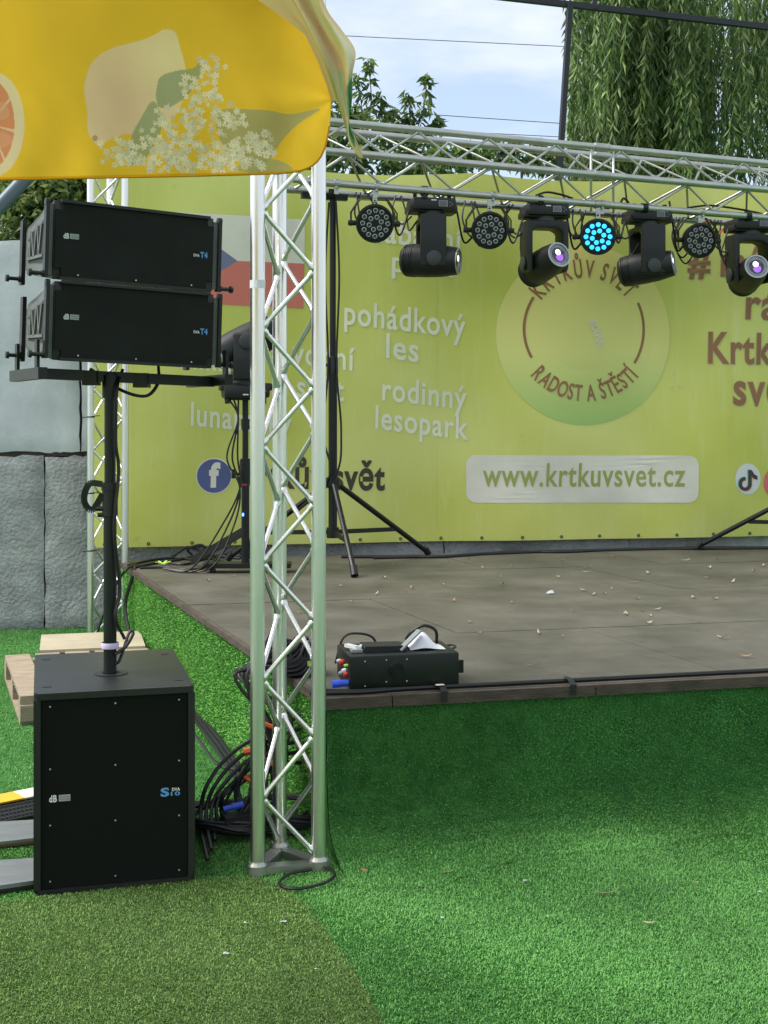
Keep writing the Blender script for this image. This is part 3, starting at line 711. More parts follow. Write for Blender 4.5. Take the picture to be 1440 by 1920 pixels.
# ------------------------------------------------------------------ stage lights
def basis(d, upv=(0, 0, 1)):
    """matrix whose local z is d"""
    d = Vector(d).normalized(); x = Vector(upv).cross(d); x.normalize(); y = d.cross(x)
    return Matrix((x, y, d)).transposed().to_4x4()
def par_light(px, py, label, lit=False, aim=(0.12, -1, -0.12)):
    c0 = on_beam(px, 2); Y = c0.y - 0.02; c = P(px, py, Y)
    t = thing('par_light', label, 'stage light', c, (0, 0, 0), 'round LED par lights on the lighting truss')
    B = basis(aim); r = 0.125
    mb = MB(); mb.lathe([(0.05, -0.13), (0.085, -0.12), (0.112, -0.07), (r, -0.02), (r + 0.004, 0.0), (r + 0.002, 0.014), (0.113, 0.016), (0.108, 0.004)], 36, B)
    mb.build('housing', 'black_metal', t, True)
    mb = MB(); mb.lathe([(0.108, 0.003), (0.001, 0.003)], 32, B, False); mb.build('face_plate', 'led_blue_face' if lit else 'black_plastic', t)
    sp = [(0.085, k * 30) for k in range(12)] + [(0.042, k * 60 + 15) for k in range(6)]
    led = MB(); led.lathe([(0.0165, 0.004), (0.0165, 0.012), (0.0135, 0.014), (0.0105, 0.009), (0.004, 0.006)], 10)
    me = bpy.data.meshes.new('led'); me.from_pydata(led.v, [], led.f); me.update(); me.materials.append(MATS['led_blue' if lit else 'led_dead']); me.materials.append(MATS['led_blue' if lit else 'led_core'])
    for pl_ in me.polygons: pl_.material_index = 1 if (sum(me.vertices[q].co.xy.length for q in pl_.vertices) / len(pl_.vertices)) < 0.0115 else 0
    for rr, a in sp:
        child(me, 'led', t, B @ Matrix.Translation((rr * math.cos(R(a)), rr * math.sin(R(a)), 0)))
    xax = (B @ Vector((1, 0, 0, 0))).xyz if False else (B.to_3x3() @ Vector((1, 0, 0)))
    top = c0 + Vector((0, 0, -0.06)) - c
    for k, (yo, wd) in enumerate(((-0.03, 0.155), (-0.09, 0.15))):
        bk = B.to_3x3() @ Vector((0, 0, yo)); up_ = Vector((0, 0, 1))
        pts = [bk - xax * wd + Vector((0, 0, -0.02)), bk - xax * wd + up_ * 0.07, bk - xax * (wd - 0.06) + up_ * (0.155 + 0.01 * k), bk + xax * (wd - 0.06) + up_ * (0.155 + 0.01 * k), bk + xax * wd + up_ * 0.07, bk + xax * wd + Vector((0, 0, -0.02))]
        mb = MB()
        for a, b in zip(pts[:-1], pts[1:]): mb.bar(a, b, 0.006, 0.026, up=tuple(B.to_3x3() @ Vector((0, 0, 1))))
        mb.build('bracket', 'black_metal', t)
    for s in (-1, 1):
        mb = MB(); a = xax * (s * 0.125) + B.to_3x3() @ Vector((0, 0, -0.03)); mb.tube([a, a + xax * s * 0.05], 0.018, 10); mb.build('knob', 'black_plastic', t, True)
    mb = MB(); mb.box(top + Vector((0, 0, -0.005)), (0.03, 0.03, 0.08)); mb.tube([top, Vector((0, 0, 0.15))], 0.008, 8); mb.build('clamp', 'aluminium_dull', t)
    return t
par_light(703, 419, 'unlit round par light at the left end of the truss', aim=(0.18, -1, -0.16))
par_light(918, 432, 'unlit round par light second from the left on the truss', aim=(0.10, -1, -0.16))
par_light(1121, 444, 'round par light glowing bright blue above the emblem', True, aim=(-0.02, -1, -0.12))
par_light(1312, 451, 'unlit round par light rightmost on the truss above the hash sign', aim=(0.20, -1, -0.16))

def head_mesh(r, ln):
    mb = MB(); mb.lathe([(0.02, -ln * 0.52), (r * 0.72, -ln * 0.51), (r * 0.92, -ln * 0.46), (r, -ln * 0.35), (r * 1.02, -ln * 0.05), (r * 0.98, ln * 0.2), (r * 0.86, ln * 0.42), (r * 0.82, ln * 0.48), (r * 0.74, ln * 0.49), (r * 0.70, ln * 0.46)], 28)
    return mb
def moving_head(label, c_base, yoke_yaw, aim, flip=-1, group='moving head lights', violet=False, clampY=None, hr=0.112, hl=0.40, yl=0.375):
    """base, U yoke and tilting head; flip=-1 hangs from a truss, +1 stands on its base"""
    t = thing('moving_head_light', label, 'stage light', c_base, (0, 0, 0), group)
    fz = flip
    o = bevbox('base', (0.30, 0.24, 0.085), 0.022, 'black_plastic', t, (0, 0, -0.02 * fz)); o.rotation_euler = (0, 0, R(12))
    o = bevbox('base_cap', (0.34, 0.17, 0.05), 0.015, 'black_plastic', t, (0, 0, 0.01 * fz)); o.rotation_euler = (0, 0, R(12))
    Y3 = Matrix.Rotation(R(12), 3, 'Z')
    for x, z in ((-0.12, -0.06), (0.12, -0.06)):
        mb = MB(); mb.box(Y3 @ Vector((x, -0.03, (z - 0.01) * fz)), (0.025, 0.07, 0.06)); mb.build('foot', 'black_plastic', t)
    mb = MB(); f = Y3 @ Vector((0.055, -0.122, 0.0)); mb.box(f + Vector((0, 0, -0.02 * fz)), (0.062, 0.006, 0.042), Y3.to_4x4() if False else Y3); mb.build('display_frame', 'grey_plastic', t)
    mb = MB(); mb.box(f + Vector((0, -0.004, -0.02 * fz)), (0.050, 0.006, 0.032), Y3); mb.build('display', 'lens_glass', t)
    mb = MB(); mb.box(Y3 @ Vector((-0.01, -0.1215, -0.042 * fz)), (0.036, 0.004, 0.008), Y3); mb.build('badge', 'white_print', t)
    mb = MB()
    for k in range(3): mb.box(Y3 @ Vector((0.105 + 0.014 * (k % 2), -0.1215, (-0.006 - 0.012 * k) * fz)), (0.008, 0.004, 0.004), Y3)
    mb.build('button', 'grey_print', t)
    if clampY is not None:
        for x, dy in ((-0.05, clampY[0]), (0.075, clampY[1])):
            mb = MB(); q_ = Y3 @ Vector((x, 0, 0)); top = Vector((q_.x, dy, clampY[2])); c = top
            mb.tube([c - bdir * 0.02, c + bdir * 0.02], 0.036, 12); mb.bar(c + Vector((0, 0, -0.02)), Vector((c.x, c.y, 0.05)), 0.05, 0.03); mb.bar(Vector((c.x, c.y, 0.055)), Vector((q_.x, 0, 0.045)), 0.05, 0.02)
            mb.build('clamp', 'black_metal', t)
    # yoke
    YM = Matrix.Rotation(R(yoke_yaw), 3, 'Z'); zc = (yl - 0.02) * fz; hw = 0.155
    out = [(-hw, 0.055), (hw, 0.055), (hw, yl * 0.62), (hw - 0.012, yl + 0.03), (hw - 0.03, yl + 0.045), (hw - 0.045, yl + 0.03), (hw - 0.045, 0.13), (hw - 0.085, 0.105), (-hw + 0.085, 0.105), (-hw + 0.045, 0.13), (-hw + 0.045, yl + 0.03), (-hw + 0.03, yl + 0.045), (-hw + 0.012, yl + 0.03), (-hw, yl * 0.62)]
    bm = bmesh.new(); vs_ = [bm.verts.new((x, -0.088, z * fz)) for x, z in out]; fc = bm.faces.new(vs_)
    ex = bmesh.ops.extrude_face_region(bm, geom=[fc])
    for v in [g for g in ex['geom'] if isinstance(g, bmesh.types.BMVert)]: v.co.y = 0.088
    bmesh.ops.recalc_face_normals(bm, faces=bm.faces)
    bmesh.ops.bevel(bm, geom=[e for e in bm.edges if e.calc_length() > 0.02], offset=0.012, segments=2, affect='EDGES', profile=0.6)
    for v in bm.verts: v.co = YM @ v.co
    me = bpy.data.meshes.new('yoke'); bm.to_mesh(me); bm.free(); link('yoke', me, 'black_plastic', t, True, 40)
    mb = MB(); mb.lathe([(0.09, 0.02 * fz), (0.09, 0.056 * fz)], 20); mb.build('swivel', 'dark_grey_plastic', t, True)
    for sx in (-1, 1):
        mb = MB(); A0 = YM @ Vector((sx * (hw + 0.001), 0, zc)); mb.tube([A0, A0 + YM @ Vector((sx * 0.008, 0, 0)), A0 + YM @ Vector((sx * 0.012, 0, 0))], [0.052, 0.050, 0.040], 18); mb.build('pivot_cap', 'dark_grey_plastic', t, True)
    hb = basis(aim); hb.translation = Vector((0, 0, zc))
    hm = head_mesh(hr, hl); hm.v = [tuple(hb @ Vector(p)) for p in hm.v]; hd = hm.build('head', 'black_plastic', t, True)
    for k in range(5):
        mb = MB(); zz = -hl * (0.30 + 0.035 * k); mb.lathe([(hr * (0.995 - 0.012 * k), zz), (hr * (1.035 - 0.012 * k), zz + 0.002), (hr * (1.035 - 0.012 * k), zz + 0.005), (hr * (0.995 - 0.012 * k), zz + 0.007)], 28, hb, False); mb.build('cooling_rib', 'black_plastic', hd, True)
    mb = MB(); mb.lathe([(hr * 0.80, hl * 0.478), (hr * 0.80, hl * 0.498), (hr * 0.71, hl * 0.498), (hr * 0.71, hl * 0.478)], 28, hb); mb.build('lens_ring', 'lens_ring', hd, True)
    mb = MB(); mb.lathe([(hr * 0.70, hl * 0.462), (hr * 0.5, hl * 0.478), (0.001, hl * 0.485)], 24, hb, False); mb.build('lens', 'lens_glass', hd, True)
    if violet:
        mb = MB(); mb.lathe([(hr * 0.27, hl * 0.4815), (0.001, hl * 0.489)], 16, hb @ Matrix.Translation((0.004, -0.016, 0)), False); mb.build('lens_glow', 'lens_violet', hd, True)
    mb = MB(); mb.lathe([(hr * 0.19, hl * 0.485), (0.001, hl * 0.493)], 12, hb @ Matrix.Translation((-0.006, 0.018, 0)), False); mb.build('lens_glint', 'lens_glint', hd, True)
    return t
for px, py, yaw, aim, vio, lab in ((808, 392, 95, (0.95, -0.30, -0.05), False, 'hanging moving head light leftmost on the truss, lens turned right'),
                               (1020, 402, 12, (0.42, -0.85, 0.24), True, 'hanging moving head light left of the blue par, violet lens towards viewer'),
                               (1213, 411, 98, (0.93, -0.36, 0.14), False, 'hanging moving head light right of the blue par, lens turned right'),
                               (1404, 428, 10, (0.02, -0.95, 0.22), True, 'hanging moving head light at the right edge facing the viewer')):
    f_ = on_beam(px, 2); r_ = on_beam(px, 4); Y = (f_.y + r_.y) / 2 - 0.06; c = P(px, py, Y)
    moving_head(lab, c, yaw, aim, -1, 'moving head lights hung on the truss', vio, (f_.y - c.y, r_.y - c.y, f_.z - c.z))

# ------------------------------------------------------------------ cables
def cable(name, label, pts, r=0.006, m='rubber', group=None, seg=6, n=8):
    mb = MB(); mb.tube(catmull(pts, n), r, seg); o = mb.build(name, m, None, True); tag(o, label, 'cable', group); return o
lights = [(735, 425), (768, 392), (850, 400), (890, 440), (948, 440), (980, 410), (1058, 415), (1093, 452), (1150, 440), (1172, 415), (1255, 415), (1285, 455), (1340, 455), (1365, 430)]
for i, (a, b) in enumerate(zip(lights[::2], lights[1::2])):
    ya = on_beam(a[0], 2).y + 0.10; yb = on_beam(b[0], 2).y + 0.10
    mx_, my_ = (a[0] + b[0]) / 2, max(a[1], b[1]) + 14
    cable('light_cable', 'thin black cable looping between neighbouring lights on the truss', [P(a[0], a[1] - 38, ya), P(a[0] + (b[0] - a[0]) * 0.2, a[1] + 2, ya), P(mx_, my_, (ya + yb) / 2), P(b[0], b[1], yb)], 0.0075, group='cables between the truss lights')
for i, px in enumerate((668, 676, 690, 700, 742, 752, 872, 884, 890, 955, 962, 1068, 1075, 1088, 1098, 1160, 1168, 1258, 1268, 1275, 1340, 1347, 1352)):
    a = on_beam(px, 4); Y = a.y - 0.03; dx = random.uniform(-16, 16); hgt = random.uniform(45, 85)
    py = HY - (a.z - CAMZ) / Y * F
    cable('light_cable', 'thin black cable hanging in a loop off the lighting truss', [P(px, py - 3, Y), P(px + dx, py + hgt * 0.5, Y - 0.05), P(px + dx * 0.3 + 12, py + hgt, Y - 0.1), P(px + 30, py + hgt * 0.72, Y - 0.12)], 0.0065, group='cable loops hanging off the truss')
for a, b in ((1005, 1075), (1290, 1430), (1165, 1180)):
    q0 = on_beam(a, 2) + Vector((0, 0.02, 0.03)); q1 = on_beam(b, 2) + Vector((0, 0.02, 0.03))
    cable('light_cable', 'black cable lying along the top of the lower truss tube from column %d' % a if False else 'black cable lying on top of the lower truss tube', [q0, q0.lerp(q1, 0.3) + Vector((0, 0, 0.03)), q0.lerp(q1, 0.7) + Vector((0, 0, 0.02)), q1], 0.008, group='cables lying on the truss tube')
mb = MB(); c = on_beam(1350, 4); mb.bar(c + Vector((0, -0.1, -0.06)), c + Vector((-0.06, -0.1, -0.14)), 0.03, 0.008); tag(mb.build('cable_tag', 'orange_tape'), 'small orange tag on a cable right of the last par light', 'tag')

# ------------------------------------------------------------------ stands
def tripod(label, c, feet, ztop, zcol, zlow):
    t = thing('tripod_stand', label, 'stand', (c.x, c.y, SZ)); O = t.location
    def put(name, mb, m='black_metal', sm=True): mb.build(name, m, t, sm, off=O)
    mb = MB(); mb.tube([Vector((c.x, c.y, zlow)), Vector((c.x, c.y, 1.95))], 0.030, 14); put('column', mb)
    mb = MB(); mb.tube([Vector((c.x, c.y, 1.9)), Vector((c.x, c.y, ztop))], 0.021, 12); put('mast', mb)
    mb = MB(); mb.lathe([(0.036, 1.84), (0.036, 1.95), (0.03, 1.96)], 14, Matrix.Translation((c.x, c.y, 0))); mb.tube([Vector((c.x - 0.03, c.y, 1.9)), Vector((c.x - 0.11, c.y - 0.03, 1.9))], 0.012, 8); put('locking_collar', mb)
    mb = MB(); mb.lathe([(0.046, zcol - 0.03), (0.05, zcol), (0.046, zcol + 0.04)], 14, Matrix.Translation((c.x, c.y, 0))); put('leg_collar', mb)
    for f in feet:
        a = Vector((c.x, c.y, zcol)); f = Vector(f); d = (f - a).normalized(); a = a + Vector((d.x, d.y, 0)) * 0.04
        mb = MB(); mb.tube([a, f + Vector((0, 0, 0.02))], 0.019, 10)
        lg = mb.build('leg', 'black_metal', t, True, off=O)
        mb = MB(); mb.tube([f + Vector((0, 0, 0.035)) - d * 0.05, f + Vector((0, 0, 0.012))], [0.024, 0.026], 10); mb.build('rubber_foot', 'rubber', lg, True, off=O)
        m_ = a.lerp(f, 0.62); mb = MB(); mb.bar(Vector((c.x, c.y, zlow + 0.04)), m_, 0.018, 0.03); put('brace', mb, sm=False)
    mb = MB(); mb.lathe([(0.042, zlow), (0.042, zlow + 0.07)], 12, Matrix.Translation((c.x, c.y, 0))); put('lower_collar', mb)
    mb = MB(); mb.bar(Vector((c.x, c.y, ztop + 0.02)) - bdir * 0.22, Vector((c.x, c.y, ztop + 0.02)) + bdir * 0.10, 0.045, 0.04); mb.bar(Vector((c.x, c.y - 0.2, ztop + 0.025)), Vector((c.x, c.y + 0.22, ztop + 0.025)), 0.04, 0.03); put('top_fork', mb, sm=False)
    return t
cs = Vector(((624 - CX) / F * 8.68, 8.68, 0))
tripod('tall black tripod stand right behind the near truss tower', cs, [G(665, 1083, SZ), G(803, 1041, SZ), Vector((-1.10, 9.0, SZ))], 3.02, 1.10, 0.73)
cr_ = Vector((3.35, 9.35, 0)); tripod('black tripod stand at the right edge, one leg showing', cr_, [G(1306, 1031, SZ), Vector((3.0, 8.5, SZ)), Vector((4.2, 9.7, SZ))], 3.0, 1.14, 0.73)
for k, dx in enumerate((-0.05, 0.045)):
    cable('stand_cable', 'black cable running down the %s side of the tall tripod stand' % ('left' if k == 0 else 'right'), [Vector((cs.x + dx * 0.5, cs.y - 0.03, 3.0)), Vector((cs.x + dx, cs.y - 0.04, 2.5)), Vector((cs.x + dx * 0.6, cs.y - 0.035, 1.9)), Vector((cs.x + dx * 1.3, cs.y - 0.04, 1.45)), Vector((cs.x + dx * 0.4, cs.y - 0.05, 1.15)), Vector((cs.x - 0.25, cs.y + 0.05, 0.9))], 0.007)

# light stand with standing moving head
c = Vector(((460 - CX) / F * 8.4, 8.4, SZ))
st = thing('light_stand', 'black column stand carrying a moving head behind the near tower', 'stand', c)
def put(name, mb, m='black_metal', sm=True): return mb.build(name, m, st, sm)
mb = MB(); mb.bar((-0.27, -0.02, 0.045), (0.30, 0.0, 0.045), 0.16, 0.03); mb.box((-0.21, -0.03, 0.015), (0.03, 0.08, 0.03)); mb.box((0.22, -0.03, 0.015), (0.03, 0.08, 0.03)); put('base_plate', mb, sm=False)
mb = MB(); mb.tube([(0, 0, 0.06), (0, 0, 0.72)], 0.026, 12); put('column', mb)
mb = MB(); mb.tube([(0, 0, 0.66), (0, 0, 1.125)], 0.020, 12); put('mast', mb)
mb = MB(); mb.tube([(0, 0, 0.60), (0, 0, 0.74)], 0.033, 12); mb.tube([(-0.03, 0, 0.64), (-0.085, 0, 0.64)], 0.009, 8); mb.tube([(-0.08, 0, 0.61), (-0.08, 0, 0.67)], 0.012, 8); put('locking_collar', mb)
mb = MB(); mb.bar((0, 0, 0.27), (-0.40, 0.35, 0.03), 0.03, 0.05); put('strut', mb, sm=False)
mb = MB(); mb.box((0, 0, 1.13), (0.26, 0.12, 0.012)); put('top_plate', mb, sm=False)
mb = MB(); mb.tube([(0, 0, 0.93), (0, 0, 1.0)], 0.028, 12); put('upper_collar', mb)
mb = MB(); mb.box((-0.012, -0.03, 0.375), (0.012, 0.01, 0.02)); put('indicator', mb, 'led_indicator', False)
mb = MB(); mb.box((-0.002, -0.03, 0.57), (0.03, 0.012, 0.01)); put('cable_band', mb, 'red_plastic', False)
moving_head('standing moving head light on the column stand beside the loudspeakers', c + Vector((0.0, 0, 1.20)), 100, (-0.80, -0.40, -0.42), 1, 'moving head light on a stand', hr=0.115, hl=0.44, yl=0.32)
for k in range(3):
    cable('stand_cable', 'thin black cable sagging beside the column stand, %s' % ['outermost', 'middle one', 'closest to the column'][k], [c + Vector((-0.10 + 0.03 * k, -0.05, 1.13)), c + Vector((-0.04, -0.06, 1.0)), c + Vector((-0.115 + 0.035 * k, -0.05, 0.75)), c + Vector((-0.03, -0.05, 0.55)), c + Vector((-0.07 - 0.04 * k, -0.06, 0.30)), c + Vector((-0.22 - 0.06 * k, -0.1, 0.03)), c + Vector((-0.55, 0.05, 0.012))], 0.006)

# ------------------------------------------------------------------ subwoofer
sub = thing('subwoofer', 'large black subwoofer cabinet standing on the grass', 'loudspeaker', (-0.872, 4.155, 0.0), (0, 0, R(15)))
SW, SH, SD = 0.512, 0.65, 0.70
bevbox('cabinet', (SW, SD, SH), 0.008, 'black_paint', sub, (0, SD / 2 + 0.012, SH / 2))
mb = MB()
mb.box((0, 0.006, SH / 2), (SW - 0.045, 0.014, SH - 0.045)); gr = mb.build('grille', 'grille', sub)
fr = MB()
for a, b in (((-SW / 2 + 0.011, 0.002, 0.011), (SW / 2 - 0.011, 0.002, 0.011)), ((-SW / 2 + 0.011, 0.002, SH - 0.011), (SW / 2 - 0.011, 0.002, SH - 0.011))): fr.bar(a, b, 0.022, 0.021)
for x in (-1, 1): fr.bar((x * (SW / 2 - 0.0105), 0.002, 0.022), (x * (SW / 2 - 0.0105), 0.002, SH - 0.022), 0.021, 0.022)
fr.build('front_frame', 'black_paint', sub)
scr = MB(); scr.lathe([(0.0032, 0), (0.0028, 0.002), (0.001, 0.0025)], 8, Matrix.Rotation(R(90), 4, 'X'))
me_s = bpy.data.meshes.new('screw'); me_s.from_pydata(scr.v, [], scr.f); me_s.update(); me_s.materials.append(MATS['steel_screw'])
for x in (-0.205, 0.0, 0.205):
    for z in (0.045, 0.225, 0.405, 0.605): child(me_s, 'screw', gr, Matrix.Translation((x, -0.001, z)))
def flat_text(s, parent, M, h, m, bold=0.02, width=None, name='logo'):
    v, f = text2d(s, bold); sc = h / CAPH; xs = [p[0] for p in v]; a, b = min(xs), max(xs); sx = (width / (b - a)) if width else sc
    mb = MB(); mb.add([M @ Vector(((x - a) * sx, 0, y * sc)) for x, y in v], f); return mb.build(name, m, parent)
flat_text('dB', sub, Matrix.Translation((-0.208, -0.0025, 0.300)), 0.021, 'white_print', 0.03, 0.024)
mb = MB(); mb.box((-0.160, -0.002, 0.3105), (0.036, 0.002, 0.020)); mb.build('logo', 'grey_print', sub)
for z in (0.3045, 0.312): flat_text('TECHNOLOGIES' if z < 0.31 else 'TECHNO', sub, Matrix.Translation((-0.176, -0.0042, z)), 0.0045, 'black_plastic', 0.0, 0.032)
flat_text('S', sub, Matrix.Translation((0.145, -0.0025, 0.292)), 0.026, 'blue_print', 0.04, 0.028)
flat_text('10', sub, Matrix.Translation((0.178, -0.0025, 0.292)), 0.012, 'blue_print', 0.03, 0.030)
flat_text('DVA', sub, Matrix.Translation((0.182, -0.0025, 0.307)), 0.010, 'white_print', 0.03, 0.026)
for x, y in ((-0.215, 0.10), (0.215, 0.10), (-0.215, 0.60), (0.215, 0.60)):
    mb = MB(); mb.lathe([(0.016, SH + 0.0005), (0.016, SH + 0.0012), (0.001, SH + 0.0014)], 16, Matrix.Translation((x, y, 0))); mb.build('foot_socket', 'rubber', sub)
mb = MB(); mb.lathe([(0.058, SH), (0.058, SH + 0.003), (0.050, SH + 0.004), (0.030, SH + 0.003)], 24, Matrix.Translation((0, 0.27, 0)), False); mb.build('pole_socket', 'black_plastic', sub, True)

# ------------------------------------------------------------------ speaker pole and line array
PX_, PY_ = -0.945, 4.415
pole = thing('speaker_pole', 'black pole with cross frame standing in the subwoofer top', 'stand', (PX_, PY_, SH))
mb = MB(); mb.tube([(0, 0, 0.0), (0, 0, 0.62)], 0.0225, 16); mb.build('lower_tube', 'black_metal', pole, True)
mb = MB(); mb.tube([(0, 0, 0.58), (0, 0, 1.035)], 0.0195, 16); mb.build('upper_tube', 'black_metal', pole, True)
mb = MB(); mb.tube([(0, 0, 0.545), (0, 0, 0.66)], 0.027, 16); mb.tube([(-0.02, -0.01, 0.57), (-0.045, -0.012, 0.57)], 0.009, 8); mb.tube([(-0.02, -0.01, 0.548), (-0.04, -0.012, 0.548)], 0.008, 8); mb.build('height_clamp', 'black_plastic', pole, True)
mb = MB(); mb.lathe([(0.029, 0.088), (0.031, 0.098), (0.029, 0.108)], 20, capends=False); mb.build('tape_ring', 'violet_tape', pole, True)
mb = MB(); mb.tube([(0, 0, 0.95), (0, 0, 1.03)], 0.027, 16); mb.build('top_collar', 'black_metal', pole, True)
# cross frame in the array's own direction
AY = R(30); ex = Vector((math.cos(AY), math.sin(AY), 0)); ey = Vector((-math.sin(AY), math.cos(AY), 0))
AO = Vector((-1.10, 4.20, 0)) + ex * 0.30            # middle of the front face
def AL(x, y, z): return AO + ex * x + ey * y + Vector((0, 0, z - x * 0.030))
po = Vector((PX_, PY_, SH))
def putp(name, mb, m='black_metal', sm=False): return mb.build(name, m, pole, sm, off=po)
mb = MB(); mb.bar(AL(-0.315, 0.12, 1.672), AL(0.325, 0.12, 1.672), 0.04, 0.036); putp('cross_bar', mb)
mb = MB(); mb.bar(AL(-0.325, -0.02, 1.668), AL(-0.325, 0.36, 1.668), 0.03, 0.038); putp('side_arm', mb)
mb = MB(); mb.bar(AL(0.325, -0.03, 1.676), AL(0.325, 0.34, 1.676), 0.03, 0.038); putp('side_arm', mb)
for x, y in ((-0.325, 0.05), (-0.325, 0.31), (0.325, 0.0)):
    mb = MB(); mb.bar(AL(x, y, 1.68), AL(x, y, 1.78), 0.010, 0.03, up=tuple(ey)); putp('upright', mb)
for xq in (-0.12, 0.06):
    mb = MB(); mb.box(AL(xq, 0.12, 1.665), (0.05, 0.07, 0.05)); putp('cross_clamp', mb)

def array_box(label, z, tilt):
    c = AL(0, 0, z)
    t = thing('line_array_speaker', label, 'loudspeaker', c, Euler((R(tilt), R(1.72), AY), 'XYZ'))
    W, H, D = 0.565, 0.263, 0.34
    tp = lambda v: Vector((v.x, v.y, v.z * (1 - 0.42 * max(0, (v.y + D / 2) / D - 0.08))))
    bevbox('cabinet', (W, D, H), 0.006, 'black_paint', t, (0, D / 2 + 0.012, 0), taper=tp)
    mb = MB(); w, h = W / 2 - 0.004, H / 2 - 0.002
    notch = [(-w + 0.022, -h), (w - 0.022, -h), (w - 0.022, -h + 0.035), (w, -h + 0.035), (w, h - 0.03), (w - 0.022, h - 0.03), (w - 0.022, h), (-w + 0.022, h), (-w + 0.022, h - 0.03), (-w, h - 0.03), (-w, -h + 0.035), (-w + 0.022, -h + 0.035)]
    mb.prism(notch, 0.0, 0.014); gq = mb.build('grille', 'grille_array', t)
    for zz in (-H / 2 + 0.004, H / 2 - 0.004):
        mb = MB(); mb.bar((-W / 2 + 0.02, -0.002, zz), (W / 2 - 0.02, -0.002, zz), 0.014, 0.010); mb.build('front_rim', 'black_plastic', t)
    for x in (-0.2, 0, 0.2): child(me_s, 'screw', gq, Matrix.Translation((x, -0.001, -H / 2 + 0.018)))
    for s in (-1, 1):
        x0 = s * (W / 2 + 0.001); x1 = s * (W / 2 + 0.016)
        pl = [(0.014, -0.118), (0.014, 0.118), (0.06, 0.114), (0.12, 0.085), (0.30, 0.055), (0.30, -0.075), (0.10, -0.115)]
        mb = MB(); n = len(pl); mb.add([(x0, y, q) for y, q in pl] + [(x1, y, q) for y, q in pl], [tuple(range(n)), tuple(range(2 * n - 1, n - 1, -1))] + [(i, i + n, (i + 1) % n + n, (i + 1) % n) for i in range(n)])
        sp = mb.build('side_panel', 'side_plastic', t)
        pl2 = [(0.055, -0.075), (0.055, 0.075), (0.11, 0.062), (0.255, 0.040), (0.255, -0.055)]
        mb = MB(); n = len(pl2); xr = x1 + s * 0.0015; mb.add([(xr, y, q) for y, q in pl2], [tuple(range(n))]); mb.build('recess', 'side_recess', sp)
        mb = MB()
        for a, b in (((0.055, -0.05), (0.255, -0.042)), ((0.075, 0.06), (0.105, -0.045)), ((0.13, 0.055), (0.10, -0.045)), ((0.14, 0.05), (0.165, -0.045)), ((0.20, 0.045), (0.17, -0.045)), ((0.215, 0.045), (0.215, -0.045)), ((0.215, 0.045), (0.245, 0.02)), ((0.245, 0.02), (0.215, -0.01))):
            mb.bar((x1 + s * 0.004, a[0], a[1]), (x1 + s * 0.004, b[0], b[1]), 0.010, 0.008, up=(1, 0, 0))
        mb.build('embossed_rib', 'side_plastic', sp)
        xx = s * (W / 2 + 0.022)
        mb = MB(); mb.bar((xx, 0.014, -0.126), (xx, 0.014, 0.122), 0.012, 0.026, up=(0, 1, 0)); mb.tube([(xx - 0.007, 0.014, 0.122), (xx + 0.007, 0.014, 0.122)], 0.013, 12); mb.build('rigging_rail', 'black_metal', t)
        mb = MB(); mb.bar((xx, 0.315, -0.125), (xx, 0.315, 0.10), 0.014, 0.032, up=(0, 1, 0)); mb.build('rigging_rail', 'black_metal', t)
        for y, z_ in ((0.014, -0.115), (0.315, -0.105)):
            if s > 0 and y > 0.1: continue
            mb = MB(); mb.tube([(xx, y, z_), (xx + s * 0.012, y, z_), (xx + s * 0.013, y, z_), (xx + s * 0.045, y, z_), (xx + s * 0.046, y, z_), (xx + s * 0.056, y, z_)], [0.012, 0.012, 0.007, 0.007, 0.013, 0.012], 10); mb.build('locking_pin', 'black_plastic', t)
    flat_text('dB', t, Matrix.Translation((-0.252, -0.002, 0.005)), 0.017, 'white_print', 0.03, 0.018)
    mb = MB(); mb.box((-0.2155, -0.0015, 0.0135), (0.030, 0.002, 0.017)); mb.build('logo', 'grey_print', t)
    flat_text('TECHNO', t, Matrix.Translation((-0.229, -0.0035, 0.0145)), 0.004, 'black_plastic', 0.0, 0.027); flat_text('LOGIES', t, Matrix.Translation((-0.229, -0.0035, 0.008)), 0.004, 'black_plastic', 0.0, 0.027)
    flat_text('DVA', t, Matrix.Translation((0.205, -0.002, -0.012)), 0.009, 'white_print', 0.03, 0.022)
    flat_text('T4', t, Matrix.Translation((0.229, -0.002, -0.014)), 0.019, 'blue_print', 0.04, 0.028)
    return t
array_box('upper black line array loudspeaker of the pair on the pole', 2.112, 0.0)
array_box('lower black line array loudspeaker of the pair on the pole', 1.845, 0.0)
cable('speaker_cable', 'black cable drooping under the lower line array loudspeaker', [AL(-0.1, 0.2, 1.70), AL(-0.02, 0.12, 1.63), AL(0.06, 0.08, 1.61), AL(0.12, 0.12, 1.66), AL(0.15, 0.2, 1.72)], 0.006)
cable('speaker_cable', 'black cable wound down the speaker pole', [AL(0.0, 0.15, 1.70), po + Vector((0.03, -0.03, 0.98)), po + Vector((0.026, -0.03, 0.8)), po + Vector((0.034, -0.02, 0.7)), po + Vector((0.022, -0.035, 0.5)), po + Vector((0.036, -0.01, 0.3)), po + Vector((0.025, -0.03, 0.2)), po + Vector((0.05, 0.0, 0.12))], 0.006)
mb = MB(); lp = catmull([po + Vector((-0.02, -0.03, 0.655)), po + Vector((-0.065, -0.03, 0.655)), po + Vector((-0.085, -0.02, 0.60)), po + Vector((-0.06, -0.01, 0.565)), po + Vector((-0.02, -0.02, 0.62))], 8)
for a, b in zip(lp[:-1], lp[1:]): mb.bar(a, b, 0.022, 0.003, up=(0, 1, 0))
mb.lathe([(0.024, 0.63), (0.030, 0.632), (0.030, 0.655), (0.024, 0.657)], 16, Matrix.Translation(po), False)
